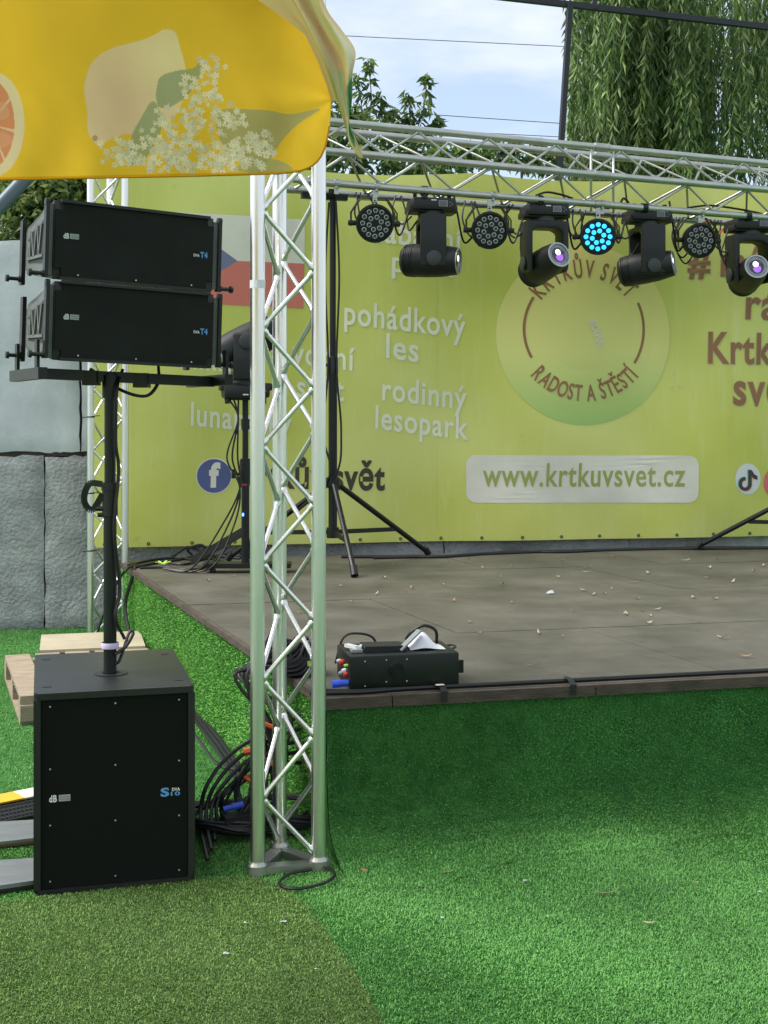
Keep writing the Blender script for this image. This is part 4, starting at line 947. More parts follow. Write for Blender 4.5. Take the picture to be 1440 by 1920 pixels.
tag(mb.build('cable_strap', 'rubber'), 'black hook and loop strap hanging off the speaker pole', 'strap')
cable('cable_tail', 'short black cable end looped at the foot of the speaker pole', [po + Vector((0.02, -0.02, 0.07)), po + Vector((0.05, 0.02, 0.09)), po + Vector((0.07, 0.05, 0.13)), po + Vector((0.055, 0.05, 0.13)), po + Vector((0.035, 0.0, 0.05)), po + Vector((0.02, -0.01, 0.035))], 0.006)

# ------------------------------------------------------------------ pallet, step, boards, cable ramp
pal = thing('wooden_pallet', 'old wooden pallet lying behind the subwoofer', 'pallet', (-1.82, 6.40, 0), (0, 0, R(20)))
for k in range(5):
    mb = MB(); mb.box((0.05 + k * 0.172 + 0.02, 0.6, 0.133), (0.138, 1.2, 0.022)); mb.build('deck_board', 'pallet_wood', pal)
for y in (0.05, 0.6, 1.15):
    mb = MB(); mb.box((0.42, y, 0.111), (0.84, 0.10, 0.020)); mb.build('stringer_board', 'pallet_wood', pal)
    for x in (0.05, 0.42, 0.79):
        mb = MB(); mb.box((x, y, 0.0605), (0.10, 0.14, 0.079)); mb.build('block', 'pallet_wood', pal)
for x in (0.05, 0.42, 0.79):
    mb = MB(); mb.box((x, 0.6, 0.011), (0.10, 1.2, 0.020)); mb.build('bottom_board', 'pallet_wood', pal)
stp = thing('wooden_step', 'beige boarded step box against the stage side', 'step', (-2.04, 7.62, 0), (0, 0, R(14)))
for k in range(2):
    mb = MB(); mb.box((0.30, 0.14 + k * 0.29, 0.148), (0.62, 0.286, 0.020)); mb.build('top_board', 'board_beige', stp)
for y in (0.03, 0.56):
    mb = MB(); mb.box((0.30, y, 0.068), (0.60, 0.024, 0.136)); mb.build('side_board', 'board_beige', stp)
for x in (0.012, 0.588):
    mb = MB(); mb.box((x, 0.295, 0.068), (0.022, 0.50, 0.136)); mb.build('end_board', 'board_beige', stp)
def board(label, a, b, c_, d, th, m, me_):
    pts = [Vector(a), Vector(b), Vector(c_), Vector(d)]; o0 = pts[0].copy(); o0.z = 0
    t = thing('grey_board', label, 'board', o0); mb = MB()
    mb.add([p + Vector((0, 0, 0.014 + th * 0.4)) - o0 for p in pts] + [p + Vector((0, 0, 0.014 + th)) - o0 for p in pts], [(3, 2, 1, 0), (4, 5, 6, 7), (0, 1, 5, 4), (1, 2, 6, 5), (2, 3, 7, 6), (3, 0, 4, 7)]); mb.build('top_sheet', m, t)
    mb = MB(); mb.add([p + Vector((0, 0, 0.012)) - o0 for p in pts] + [p + Vector((0, 0, 0.0135 + th * 0.4)) - o0 for p in pts], [(3, 2, 1, 0), (4, 5, 6, 7), (0, 1, 5, 4), (1, 2, 6, 5), (2, 3, 7, 6), (3, 0, 4, 7)]); mb.build('core', me_, t)
z0 = Vector((0, 0, 0))
board('grey flat board at the lower left edge, nearest the viewer', G(-60, 1690), G(62, 1672), G(100, 1626), G(-60, 1636), 0.022, 'grey_board', 'black_plastic')
board('grey flat board at the left edge behind the nearest board', G(-60, 1602), G(90, 1585), G(110, 1550), G(-60, 1560), 0.018, 'grey_board', 'board_brown')
rampA, rampB = G(-50, 1562), G(110, 1528)
dd = (rampB - rampA).normalized(); nn_ = Vector((-dd.y, dd.x, 0))
rp = thing('cable_ramp', 'black cable ramp with yellow lid left of the subwoofer', 'cable ramp', rampA); Lr = (rampB - rampA).length
def rampM(x, y, z): return dd * x + nn_ * y + Vector((0, 0, z))
mb = MB(); pr = [(0, 0.012), (0.0, 0.020), (0.10, 0.055), (0.20, 0.055), (0.30, 0.020), (0.30, 0.012)]; n = len(pr)
mb.add([rampM(0, y, z) for y, z in pr] + [rampM(Lr, y, z) for y, z in pr], [tuple(range(n)), tuple(range(2 * n - 1, n - 1, -1))] + [(i, i + n, (i + 1) % n + n, (i + 1) % n) for i in range(n)]); mb.build('body', 'rubber', rp)
mb = MB(); mb.add([rampM(x, y, z) for x in (0.0, Lr * 0.72) for y, z in ((0.095, 0.057), (0.095, 0.063), (0.205, 0.063), (0.205, 0.057))], [(0, 1, 2, 3), (7, 6, 5, 4), (0, 4, 5, 1), (1, 5, 6, 2), (2, 6, 7, 3), (3, 7, 4, 0)]); mb.build('lid', 'yellow_plastic', rp)
mb = MB(); mb.add([rampM(x, y, z) for x in (Lr * 0.725, Lr) for y, z in ((0.095, 0.057), (0.095, 0.063), (0.205, 0.063), (0.205, 0.057))], [(0, 1, 2, 3), (7, 6, 5, 4), (0, 4, 5, 1), (1, 5, 6, 2), (2, 6, 7, 3), (3, 7, 4, 0)]); mb.build('printed_panel', 'cream_print', rp)
mb = MB()
for i in range(int(Lr / 0.016)):
    for j in range(4):
        y = 0.014 + j * 0.022; mb.box(rampM(0.008 + i * 0.016 + 0.008 * (j % 2), y, 0.022 + y * 0.35), (0.008, 0.008, 0.006))
mb.build('tread_stud', 'dark_grey_plastic', rp)['kind'] = 'stuff'

# ------------------------------------------------------------------ fog machine and things on the stage corner
fm = thing('fog_machine', 'black fog machine box at the front corner of the stage', 'fog machine', (-0.124, 4.648, SZ + 0.001), (0, 0, R(12.2)))
bevbox('body', (0.412, 0.268, 0.122), 0.008, 'black_metal', fm, (0.206, 0.134, 0.069))
for x in (0.03, 0.38):
    for y in (0.03, 0.24):
        mb = MB(); mb.lathe([(0.012, 0.0), (0.014, 0.009)], 10, Matrix.Translation((x, y, 0))); mb.build('rubber_foot', 'rubber', fm)
mb = MB(); RX = Matrix.Translation((0.173, -0.002, 0.072)) @ Matrix.Rotation(R(90), 4, 'X')
for r in (0.010, 0.018, 0.026): mb.lathe([(r, 0.0), (r + 0.002, 0.0025), (r + 0.004, 0.0)], 24, RX, False)
for a in range(0, 180, 45): mb.bar((0.173 + 0.028 * math.cos(R(a)), -0.003, 0.072 + 0.028 * math.sin(R(a))), (0.173 - 0.028 * math.cos(R(a)), -0.003, 0.072 - 0.028 * math.sin(R(a))), 0.002, 0.002)
mb.build('fan_grille', 'black_plastic', fm)
for x, z in ((0.135, 0.112), (0.212, 0.112), (0.135, 0.032), (0.212, 0.032), (0.056, 0.11), (0.056, 0.02)):
    child(me_s, 'screw', fm, Matrix.Translation((x, -0.0015, z)))
mb = MB(); mb.prism([(0, 0), (0.165, 0), (0.158, 0.020), (0.008, 0.022)], 0.0, 0.105, lambda p: Vector((p.x + 0.062, p.y + 0.06, p.z + 0.1305))); mb.build('tank_lid', 'black_plastic', fm)
mb = MB(); mb.bar((0.405, 0.09, 0.06), (0.452, 0.09, 0.06), 0.012, 0.048, up=(0, 0, 1)); mb.build('mounting_ear', 'black_metal', fm)
mb = MB(); mb.tube(catmull([(0.41, 0.2, 0.12), (0.44, 0.2, 0.122), (0.445, 0.17, 0.12), (0.43, 0.15, 0.118)], 6), 0.004, 6); mb.build('safety_loop', 'rubber', fm)
for y, z, m_, r in ((0.05, 0.055, 'red_plastic', 0.010), (0.085, 0.062, 'white_plastic', 0.010), (0.13, 0.085, 'red_plastic', 0.013), (0.19, 0.08, 'white_print', 0.007), (0.04, 0.09, 'lime_tape', 0.006), (0.15, 0.04, 'grey_plastic', 0.010)):
    mb = MB(); mb.lathe([(r, 0), (r, 0.006), (r * 0.7, 0.014)], 12, Matrix.Translation((-0.0005, y, z)) @ Matrix.Rotation(R(-90), 4, 'Y')); mb.build('knob', m_, fm, True)
mb = MB(); mb.tube([(-0.002, 0.02, 0.03), (-0.03, 0.02, 0.03), (-0.031, 0.02, 0.03), (-0.062, 0.02, 0.028)], [0.012, 0.013, 0.0145, 0.0145], 12); mb.build('power_plug', 'blue_plug', fm, True)
# things lying on the fog machine
FMW = fm.matrix_basis
FM_ = Matrix.Translation(fm.location) @ Matrix.Rotation(R(12.2), 4, 'Z')
vz = thing('white_wedge_cover', 'white plastic wedge shaped cover resting on the fog machine', 'plastic cover', FM_ @ Vector((0.235, 0.06, 0.131)), (0, 0, R(12.2)))
mb = MB(); n = 14; vv = []
for i in range(n + 1):
    x = 0.005 + 0.135 * i / n; t_ = i / n
    hz = 0.058 * math.exp(-((t_ - 0.42) / 0.30) ** 2) + 0.002
    for y, k in ((0.0, 0.12), (0.015, 0.75), (0.05, 1.0), (0.085, 0.8), (0.11, 0.1)): vv.append((x, y, hz * k + 0.001))
mb.add(vv, [(i * 5 + j, i * 5 + j + 1, (i + 1) * 5 + j + 1, (i + 1) * 5 + j) for i in range(n) for j in range(4)]); sh = mb.build('shell', 'white_plastic', vz, True, sharp=80)
mb = MB(); mb.bar((-0.035, 0.004, 0.004), (0.045, 0.02, 0.072), 0.035, 0.006); mb.build('side_flap', 'grey_plastic', vz)
mb = MB(); mb.bar((0.05, 0.095, 0.062), (0.115, 0.10, 0.010), 0.03, 0.004); mb.build('dark_edge', 'black_plastic', vz)
cl = thing('white_clip', 'small white plastic clip on the left end of the fog machine', 'clip', FM_ @ Vector((0.02, 0.05, 0.131)), (0, 0, R(12.2)))
mb = MB(); mb.bar((-0.005, 0.10, 0.014), (0.028, 0.035, 0.014), 0.020, 0.012); mb.bar((0.028, 0.04, 0.014), (0.055, 0.085, 0.014), 0.012, 0.009); mb.bar((0.028, 0.035, 0.0), (0.028, 0.035, 0.02), 0.022, 0.014, up=(0, 1, 0)); mb.build('grip', 'white_plastic', cl)
mb = MB(); mb.box((0.02, 0.035, 0.006), (0.04, 0.05, 0.010)); mb.build('pad', 'grey_plastic', cl)
cable('fog_cable', 'black cable arching over the right end of the fog machine', [FM_ @ Vector((0.255, 0.20, 0.15)), FM_ @ Vector((0.275, 0.18, 0.182)), FM_ @ Vector((0.32, 0.17, 0.205)), FM_ @ Vector((0.365, 0.17, 0.185)), FM_ @ Vector((0.375, 0.19, 0.135))], 0.006)
cable('fog_cable', 'black cable arching behind the left end of the fog machine', [FM_ @ Vector((0.0, 0.30, 0.05)), FM_ @ Vector((0.03, 0.29, 0.15)), FM_ @ Vector((0.09, 0.28, 0.165)), FM_ @ Vector((0.15, 0.29, 0.14)), FM_ @ Vector((0.17, 0.31, 0.06))], 0.005)
ps = thing('power_box', 'black power distribution box behind the near truss tower', 'power box', SP(-0.16, 0.42, SZ + 0.001) + E * 0.16 + GD * 0.0, (0, 0, R(18)))
bevbox('body', (0.17, 0.12, 0.075), 0.006, 'black_plastic', ps, (0.02, 0.0, 0.0385))
mb = MB(); mb.box((0.06, -0.062, 0.05), (0.04, 0.006, 0.02)); mb.build('warning_label', 'lime_tape', ps)
for i, x in enumerate((-0.035, 0.01, 0.055)):
    mb = MB(); mb.tube([(x, 0.0, 0.076), (x, 0, 0.12), (x, 0, 0.121), (x - 0.005, -0.01, 0.145)], [0.019, 0.018, 0.010, 0.008], 12); mb.build('plug', 'rubber', ps, True)
    mb = MB(); mb.lathe([(0.0195, 0.1), (0.0195, 0.108)], 12, Matrix.Translation((x, 0, 0)), False); mb.build('tape_band', ['orange_tape', 'lime_tape', 'orange_tape'][i], ps)
# cables from the power box down to the heap
PB = ps.location
for k in range(12):
    x = -0.03 + 0.010 * k; j = lambda s: random.uniform(-s, s)
    end = Vector((-0.55 + 0.03 * k + j(0.05), 4.72 + j(0.15), 0.03))
    pts = [PB + Vector((x, -0.02 + 0.02 * (k % 2), 0.13)), PB + Vector((x - 0.05, -0.06, 0.18 - 0.015 * k)), PB + Vector((-0.13 - 0.008 * k, -0.12 + j(0.05), 0.03)), Vector((PB.x - 0.14 + 0.012 * k + j(0.02), PB.y - 0.22 + j(0.05), 0.36 + j(0.05))), Vector((PB.x - 0.12 + j(0.08), PB.y - 0.28 + j(0.04), 0.18 + j(0.04))), Vector((PB.x - 0.16 + j(0.06), PB.y - 0.30 + j(0.05), 0.05)), end]
    cable('power_cable', 'black power cable falling from the stage corner behind the near tower', pts, 0.0065, group='power cables at the stage corner')
for k, (a, b) in enumerate(((0.43, 0.03), (0.28, 0.06), (0.22, -0.02))):
    mb = MB(); q = Vector((PB.x - 0.15 + b, PB.y - 0.26, a)); mb.tube(catmull([q, q + Vector((0.03, -0.01, -0.02)), q + Vector((0.06, 0, -0.035)), q + Vector((0.09, 0.01, -0.034))], 4), 0.009, 6)
    tag(mb.build('cable_tape', 'orange_tape', None, True), 'orange tape mark on the cables inside the near tower, %s' % ['topmost', 'middle', 'lowest'][k], 'tape')
def coil(label, c, r, turns, h, wob, rad=0.007):
    pts = []; n = 14
    for i in range(turns * n + 1):
        a = 2 * math.pi * i / n; rr = r * (1 + wob * math.sin(a * 0.37 + i * 0.05) + random.uniform(-0.05, 0.05))
        pts.append(Vector(c) + Vector((rr * math.cos(a), rr * 0.75 * math.sin(a), 0.012 + h * (0.5 + 0.5 * math.sin(i * 0.23)) + random.uniform(0, 0.012))))
    cable('cable_coil', label, pts, rad, n=3)
hc = G(430, 1575); hc.y += 0.02
coil('large heap of coiled black cable between subwoofer and near tower', (hc.x, hc.y + 0.05, 0.0), 0.14, 15, 0.07, 0.30)
coil('loose black cable coil on the right of the cable heap', (hc.x + 0.20, hc.y + 0.10, 0.0), 0.13, 11, 0.08, 0.30)
mb = MB(); mb.box((hc.x + 0.05, hc.y - 0.02, 0.075), (0.15, 0.09, 0.05), Matrix.Rotation(R(20), 3, 'Z')); tag(mb.build('power_adapter', 'black_plastic'), 'black adapter box lying on the cable heap', 'adapter')
mb = MB(); a = Vector((hc.x - 0.02, hc.y - 0.03, 0.115)); mb.tube([a, a + Vector((0.03, 0.01, 0.005)), a + Vector((0.031, 0.01, 0.005)), a + Vector((0.07, 0.02, 0.012))], [0.010, 0.010, 0.013, 0.012], 10); tag(mb.build('blue_connector', 'blue_plug', None, True), 'blue plug connector lying on the cable heap', 'plug')
for k in range(5):
    a = Vector((-0.60, 4.35 + 0.10 * k, 0.03)); top = Vector((hc.x + 0.02 + 0.03 * k, hc.y + 0.12, 0.30 - 0.015 * k)); e = Vector((hc.x + 0.28, hc.y + 0.2, 0.42 - 0.05 * k))
    cable('loop_cable', 'black cable looping up from the heap towards the near tower, %s' % ['outermost', 'second from outside', 'middle one', 'second from inside', 'innermost'][k], [a, Vector((hc.x - 0.11 + 0.02 * k, hc.y + 0.02, 0.06 + 0.02 * k)), Vector((hc.x - 0.09 + 0.03 * k, hc.y + 0.06, 0.18)), top, e], 0.0075, group='cables looping out of the heap')
mb = MB(); q = Vector((hc.x + 0.04, hc.y + 0.11, 0.285)); mb.tube([q, q + Vector((0.05, 0.0, 0.012))], 0.016, 8); tag(mb.build('cable_tape', 'orange_tape', None, True), 'orange tape round the cables above the heap', 'tape')
cb = [G(368, 1352, 0.0) + Vector((0.02, 0.0, 0.02)), G(405, 1400), G(425, 1430), G(440, 1450), G(452, 1470)]
for k in range(3):
    cable('multicore_cable', 'grey black cable lying over the grass behind the subwoofer, %s of three' % ['leftmost', 'middle', 'rightmost'][k], [p + Vector((0.014 * k - 0.02, 0.02 * k, 0.022 + 0.004 * k)) for p in [G(300, 1310), G(350, 1335)] + cb[1:]], 0.010, group='cables on the grass behind the subwoofer')
cable('ground_cable', 'single black cable leaving the right side of the subwoofer', [G(340, 1425) + Vector((0, 0, 0.2)), G(380, 1450) + Vector((0, 0, 0.12)), G(410, 1470) + Vector((0, 0, 0.08)), G(450, 1490) + Vector((0, 0, 0.10))], 0.007)
lp = [G(590, 1632), G(615, 1638), G(628, 1650), G(610, 1665), G(565, 1676), G(535, 1674), G(524, 1664), G(545, 1648), G(585, 1640)]
cable('ground_cable', 'thin black cable loop on the grass at the foot of the near tower', [p + Vector((0, 0, 0.018)) for p in lp], 0.0052)
# cables on the stage
fe = lambda a, dz=0.0: SP(a, 0.03, SZ + 0.008 + dz)
cable('stage_cable', 'black cable taped along the front edge of the stage', [fe(-0.05, 0.0), fe(0.06) - GD * 0.012, fe(0.16) - GD * 0.018, fe(0.3), fe(0.6), fe(1.0), fe(1.5), fe(2.0), fe(2.6)], 0.008)
cable('stage_cable', 'thinner black cable beside the one along the stage front', [fe(-0.02, 0.012), fe(0.1) + GD * 0.012, fe(0.3) + GD * 0.016, fe(0.9) + GD * 0.012, fe(1.4) + GD * 0.016, fe(2.4) + GD * 0.014], 0.006)
for k, a in enumerate((0.43, 0.93)):
    mb = MB(); c = SP(a, 0.0, 0)
    for s0, s1, z0_, z1_ in ((0.055, 0.0, SZ + 0.0185, SZ + 0.0185), (0.0, -0.030, SZ + 0.0185, SZ + 0.004), (-0.030, -0.030, SZ + 0.004, SZ - 0.035)):
        p_ = c - EN * s0 + zoff(z0_); q_ = c - EN * s1 + zoff(z1_); mb.add([p_ - E * 0.012, p_ + E * 0.012, q_ + E * 0.012, q_ - E * 0.012], [(0, 1, 2, 3)])
    tag(mb.build('tape_strip', 'rubber' if k else 'black_plastic'), 'black tape strip holding the edge cable, %s fog machine' % ('just right of the' if k == 0 else 'farther right from the'), 'tape')
mb = MB(); c = SP(0.425, 0.0, SZ + 0.021); mb.add([c - E * 0.016 - EN * 0.02, c + E * 0.016 - EN * 0.02, c + E * 0.014 + EN * 0.004, c - E * 0.018 + EN * 0.004], [(0, 1, 2, 3)]); tag(mb.build('paper_label', 'cream_print'), 'small pale paper label on the tape at the stage edge', 'label')
bk = lambda px, py: G(px, py, SZ) + Vector((0, 0, 0.008))
cable('stage_cable', 'black cable running along the back edge of the stage', [bk(640, 1046), bk(760, 1046), bk(830, 1046), bk(900, 1041), bk(1000, 1037), bk(1120, 1034), bk(1240, 1031), bk(1330, 1029), bk(1440, 1029), bk(1500, 1028)], 0.014)
cable('stage_cable', 'second black cable twisted along the stage back edge', [bk(700, 1048), bk(860, 1044), bk(960, 1036), bk(1060, 1037), bk(1180, 1031), bk(1300, 1031), bk(1450, 1030)], 0.010)
tang = [[(250, 1066), (290, 1058), (330, 1052), (360, 1045), (352, 1032), (378, 1024), (395, 1040), (430, 1047), (470, 1046)],
        [(240, 1062), (285, 1052), (330, 1048), (372, 1052), (412, 1044), (440, 1036), (455, 1042)],
        [(262, 1067), (310, 1066), (345, 1070), (375, 1068), (400, 1055), (425, 1030), (440, 1010)],
        [(320, 1048), (338, 1036), (352, 1028), (372, 1034), (392, 1048), (420, 1056)],
        [(300, 1055), (345, 1060), (380, 1050), (400, 1043), (450, 1049)]]
for k, t_ in enumerate(tang):
    pts = []
    for i, (x, y) in enumerate(t_):
        g = G(x, max(y, 1046), SZ); lift = max(0, (1046 - y)) / F * g.y
        pts.append(g + Vector((0, 0, 0.008 + lift)))
    cable('tangle_cable', 'black cable in the tangle at the back left stage corner', pts, 0.009, group='cable tangle at the back left stage corner')
mb = MB(); g = G(306, 1061, SZ) + Vector((0, 0, 0.012))
for a in (20, 75, 140, 200): mb.bar(g, g + Vector((0.05 * math.cos(R(a)), 0.06 * math.sin(R(a)), 0.016)), 0.016, 0.005)
tag(mb.build('lime_tie', 'lime_tape'), 'lime yellow cable tie on the tangle at the stage corner', 'cable tie')
cable('tangle_cable', 'black cable falling over the left side of the stage near the far tower', [G(250, 1064, SZ) + zoff(0.01), G(262, 1068, SZ) + LN * 0.04 + zoff(-0.02), SP(0, 4.2, 0.30) + LN * 0.06, SP(0, 4.0, 0.12) + LN * 0.06, SP(0, 3.7, 0.02) + LN * 0.08], 0.012)
cable('tangle_cable', 'black cable hanging from the stage corner down to the far tower', [G(255, 1062, SZ) + zoff(0.012), G(235, 1070, SZ) + zoff(0.0), Vector((FXl + 0.18, FYl - 0.12, 0.36)), Vector((FXl + 0.10, FYl - 0.14, 0.15)), Vector((FXl + 0.07, FYl - 0.16, 0.02))], 0.010)

# ------------------------------------------------------------------ fallen leaves and scraps
def leafmesh(ln, w, curl):
    n = 5; vv = []; 
    for i in range(n + 1):
        t_ = i / n; ww = w * math.sin(math.pi * min(1, t_ * 0.94 + 0.03)) ** 0.8
        z = curl * (2 * t_ - 1) ** 2
        vv += [(ln * (t_ - 0.5), -ww / 2, z + 0.15 * ww), (ln * (t_ - 0.5), 0, z), (ln * (t_ - 0.5), ww / 2, z + 0.15 * ww)]
    return vv, [(i * 3 + j, (i + 1) * 3 + j, (i + 1) * 3 + j + 1, i * 3 + j + 1) for i in range(n) for j in range(2)]
LM = []
for k, (ln, w, cu, mm) in enumerate(((0.075, 0.014, 0.008, 'dry_leaf_pale'), (0.055, 0.018, 0.012, 'dry_leaf'), (0.04, 0.022, 0.010, 'dry_leaf_pale'), (0.03, 0.02, 0.006, 'dry_leaf'), (0.095, 0.012, 0.012, 'dry_leaf_pale'))):
    v, f = leafmesh(ln, w, cu); me = bpy.data.meshes.new('fallen_leaf'); me.from_pydata(v, [], f); me.update(); me.materials.append(MATS[mm]); LM.append(me)
def leaf(pos, k, label, group=None, sc=1.0, rz=None):
    o = bpy.data.objects.new('fallen_leaf', LM[k]); COL.objects.link(o); o.location = pos; o.rotation_euler = (random.uniform(-.25, .25), random.uniform(-.2, .2), random.uniform(0, 6.28) if rz is None else rz); o.scale = (sc,) * 3
    tag(o, label, 'leaf', group); return o
deckl = [(1010, 1189, 4), (1000, 1250, 4), (850, 1128, 1), (772, 1104, 1), (942, 1097, 2), (960, 1062, 0), (1048, 1083, 2), (1092, 1108, 2), (1112, 1116, 0), (1134, 1115, 2), (1195, 1124, 0), (1173, 1153, 2), (1232, 1144, 0), (1285, 1052, 0), (1300, 1122, 2), (1340, 1124, 0), (1374, 1092, 0), (1413, 1072, 2), (1354, 1197, 4), (1397, 1233, 1), (1216, 1170, 2), (1105, 1064, 2), (1150, 1045, 1), (1186, 1093, 0), (1328, 1085, 1), (1055, 1053, 2), (1101, 1074, 0), (1215, 1076, 2), (706, 1115, 0), (660, 1130, 1), (560, 1150, 1), (640, 1100, 2), (830, 1098, 2), (720, 1085, 2), (390, 1090, 1), (1345, 1050, 2), (1430, 1062, 2), (880, 1168, 3), (1055, 1195, 3), (905, 1066, 2), (1250, 1050, 3), (1330, 1066, 2)]
for x, y, k in deckl: leaf(G(x, y, SZ) + zoff(0.006), k, 'dry fallen leaf lying on the brown stage deck', 'dry leaves on the stage deck', random.uniform(0.7, 1.05))
for _ in range(16):
    a, b = random.uniform(0.3, 3.0), random.uniform(1.0, 4.6); leaf(SP(a, b, SZ + 0.005), random.choice((2, 3, 3)), 'dry fallen leaf lying on the brown stage deck', 'dry leaves on the stage deck', random.uniform(0.4, 0.8))
mb = MB(); g = G(1030, 1114, SZ); mb.add([g + Vector(v) for v in ((-0.02, 0, 0.004), (0.0, -0.014, 0.006), (0.028, -0.008, 0.008), (0.02, 0.02, 0.022), (-0.005, 0.02, 0.014))], [(0, 1, 4), (1, 2, 3), (1, 3, 4)]); tag(mb.build('paper_scrap', 'paper_scrap'), 'crumpled pale blue paper scrap on the stage deck', 'paper')
for x, y, k, sc, rz, lab in ((1133, 1682, 4, 0.9, -0.15, 'long brown leaf on the bright grass at right'), (1217, 1738, 0, 0.6, -0.6, 'small curled leaf on the bright grass nearest the viewer'), (838, 1643, 0, 0.75, 0.1, 'pale curled leaf on the grass before the stage skirt'), (682, 1640, 3, 0.9, 0, 'small brown leaf on the grass right of the near tower'), (396, 1600, 1, 1.1, 0.1, 'brown leaf on the grass between subwoofer and near tower'), (1305, 1662, 3, 0.6, 0, 'tiny brown leaf on the grass at far right')):
    leaf(G(x, y) + zoff(0.013), k, lab, None, sc, rz)
for x, y, w, lab in ((532, 1736, 0.018, 'larger white paper scrap on the olive grass'), (424, 1796, 0.016, 'white paper scrap on the olive grass nearest the viewer'), (460, 1738, 0.010, 'cream coloured scrap on the olive grass'), (829, 1728, 0.009, 'tiny white scrap on the bright grass before the stage'), (985, 1658, 0.014, 'pale blue scrap on the grass below the stage skirt'), (1425, 1679, 0.010, 'tiny white scrap on the grass at the right edge'), (593, 1826, 0.008, 'tiny pale scrap beside the carpet seam')):
    g = G(x, y) + zoff(0.012); mb = MB(); w *= 0.72; rg = [g + Vector((w * random.uniform(0.6, 1.1) * math.cos(a * 0.9), w * random.uniform(0.5, 0.9) * math.sin(a * 0.9), random.uniform(0, 0.004))) for a in range(7)]; mb.add(rg + [g + zoff(0.003)], [(i, (i + 1) % 7, 7) for i in range(7)]); tag(mb.build('paper_scrap', 'paper_scrap'), lab, 'paper')

# ------------------------------------------------------------------ trees
def leafcloud(name, C, D, ln, w, m, parent, off, fold=0.25):
    """C leaf bases (n,3), D leaf directions (n,3)"""
    n = len(C); D = D / np.linalg.norm(D, axis=1, keepdims=True); t = RNG.normal(size=(n, 3)); sdv = np.cross(D, t); sdv /= np.linalg.norm(sdv, axis=1, keepdims=True) + 1e-9
    nr = np.cross(sdv, D); l_ = (ln * RNG.uniform(0.65, 1.3, n))[:, None]; w_ = (w * RNG.uniform(0.7, 1.3, n))[:, None]
    V = np.stack([C, C + D * l_ * 0.45 + sdv * w_ / 2 + nr * w_ * fold, C + D * l_ - nr * l_ * 0.12, C + D * l_ * 0.45 - sdv * w_ / 2 + nr * w_ * fold], 1).reshape(-1, 3) - np.array(off)
    b = np.arange(n)[:, None] * 4
    return link(name, npmesh(name, V, None, np.concatenate([b + np.array([[0, 1, 2]]), b + np.array([[0, 2, 3]])])), m, parent)
def limb(mb, pts, r0, r1, seg=8):
    q = catmull(pts, 6); n = len(q); mb.tube(q, [r0 + (r1 - r0) * i / (n - 1) for i in range(n)], seg)
# weeping willow
wb_ = Vector((6.3, 16.2, 0)); wil = thing('willow_tree', 'weeping willow hanging its long green strands behind the banner', 'tree', wb_)
mb = MB(); limb(mb, [wb_, wb_ + Vector((0.1, 0, 2.5)), wb_ + Vector((-0.1, -0.1, 4.6)), wb_ + Vector((-0.2, 0, 6.4))], 0.36, 0.20, 12); mb.build('trunk', 'bark', wil, True, off=wb_)
mb = MB(); tips = []
for k in range(26):
    a = k * 2.4; rr = random.uniform(0.9, 2.6); top = wb_ + Vector((rr * 0.8 * math.cos(a), rr * 0.45 * math.sin(a), 7.2 + random.uniform(0, 0.9))); tip = wb_ + Vector((rr * 1.6 * math.cos(a), rr * 0.85 * math.sin(a), 6.7 + random.uniform(-0.5, 0.5)))
    limb(mb, [wb_ + Vector((-0.15, 0, 5.2 + 0.05 * k)), wb_ + Vector((0.15 * rr * math.cos(a), 0.15 * rr * math.sin(a), 6.5)), top, tip], 0.09, 0.015, 6); tips.append((top, tip))
mb.build('limb', 'bark', wil, True, off=wb_)
C, D = [], []
tw = MB()
clusters = []
for i in range(112):
    y = RNG.uniform(13.0, 15.4); x = RNG.uniform(0.150, 0.335) * y if i < 100 else RNG.uniform(0.15, 0.19) * y
    # gap towards the right where the sky shows
    px = CX + x / y * F
    clusters.append((x, y, px))
for x0, y0, px in clusters:
    zb = RNG.uniform(2.6, 3.6) if px < 1330 else RNG.uniform(3.0, 4.4); zt = RNG.uniform(5.8, 7.3); ns = 6 if px < 1290 else 3
    for s in range(ns):
        x = x0 + RNG.normal() * 0.11; y = y0 + RNG.normal() * 0.12; z0s = zb + RNG.uniform(0, 1.0); ph = RNG.uniform(0, 6.28); am = RNG.uniform(0.03, 0.09)
        if CX + (x - 0.1) / y * F < 1050: x += 0.25
        nl = int((zt - z0s) / 0.035); t = np.linspace(0, 1, nl)
        px_ = x + 1.6 * am * np.sin(3.4 * t + ph) + 0.05 * (1 - t); py_ = y + am * np.cos(2.3 * t + ph); pz = zt + (z0s - zt) * t
        C.append(np.stack([px_, py_, pz], 1)); a = RNG.uniform(0, 6.28, nl); D.append(np.stack([np.cos(a) * 0.55, np.sin(a) * 0.55, -np.ones(nl) * RNG.uniform(0.6, 1.4, nl)], 1))
        if s < 3: tw.tube([(x + am * math.sin(3 * q + ph) + 0.05 * (1 - q), y + am * math.cos(2.3 * q + ph), zt + (z0s - zt) * q) for q in (0, .25, .5, .75, 1)], 0.004, 3, False)
C = np.concatenate(C); D = np.concatenate(D)
leafcloud('crown', C, D, 0.14, 0.025, 'willow_leaf', wil, wb_); tw.build('twig', 'tree_leaf', wil, off=wb_)['kind'] = 'stuff'

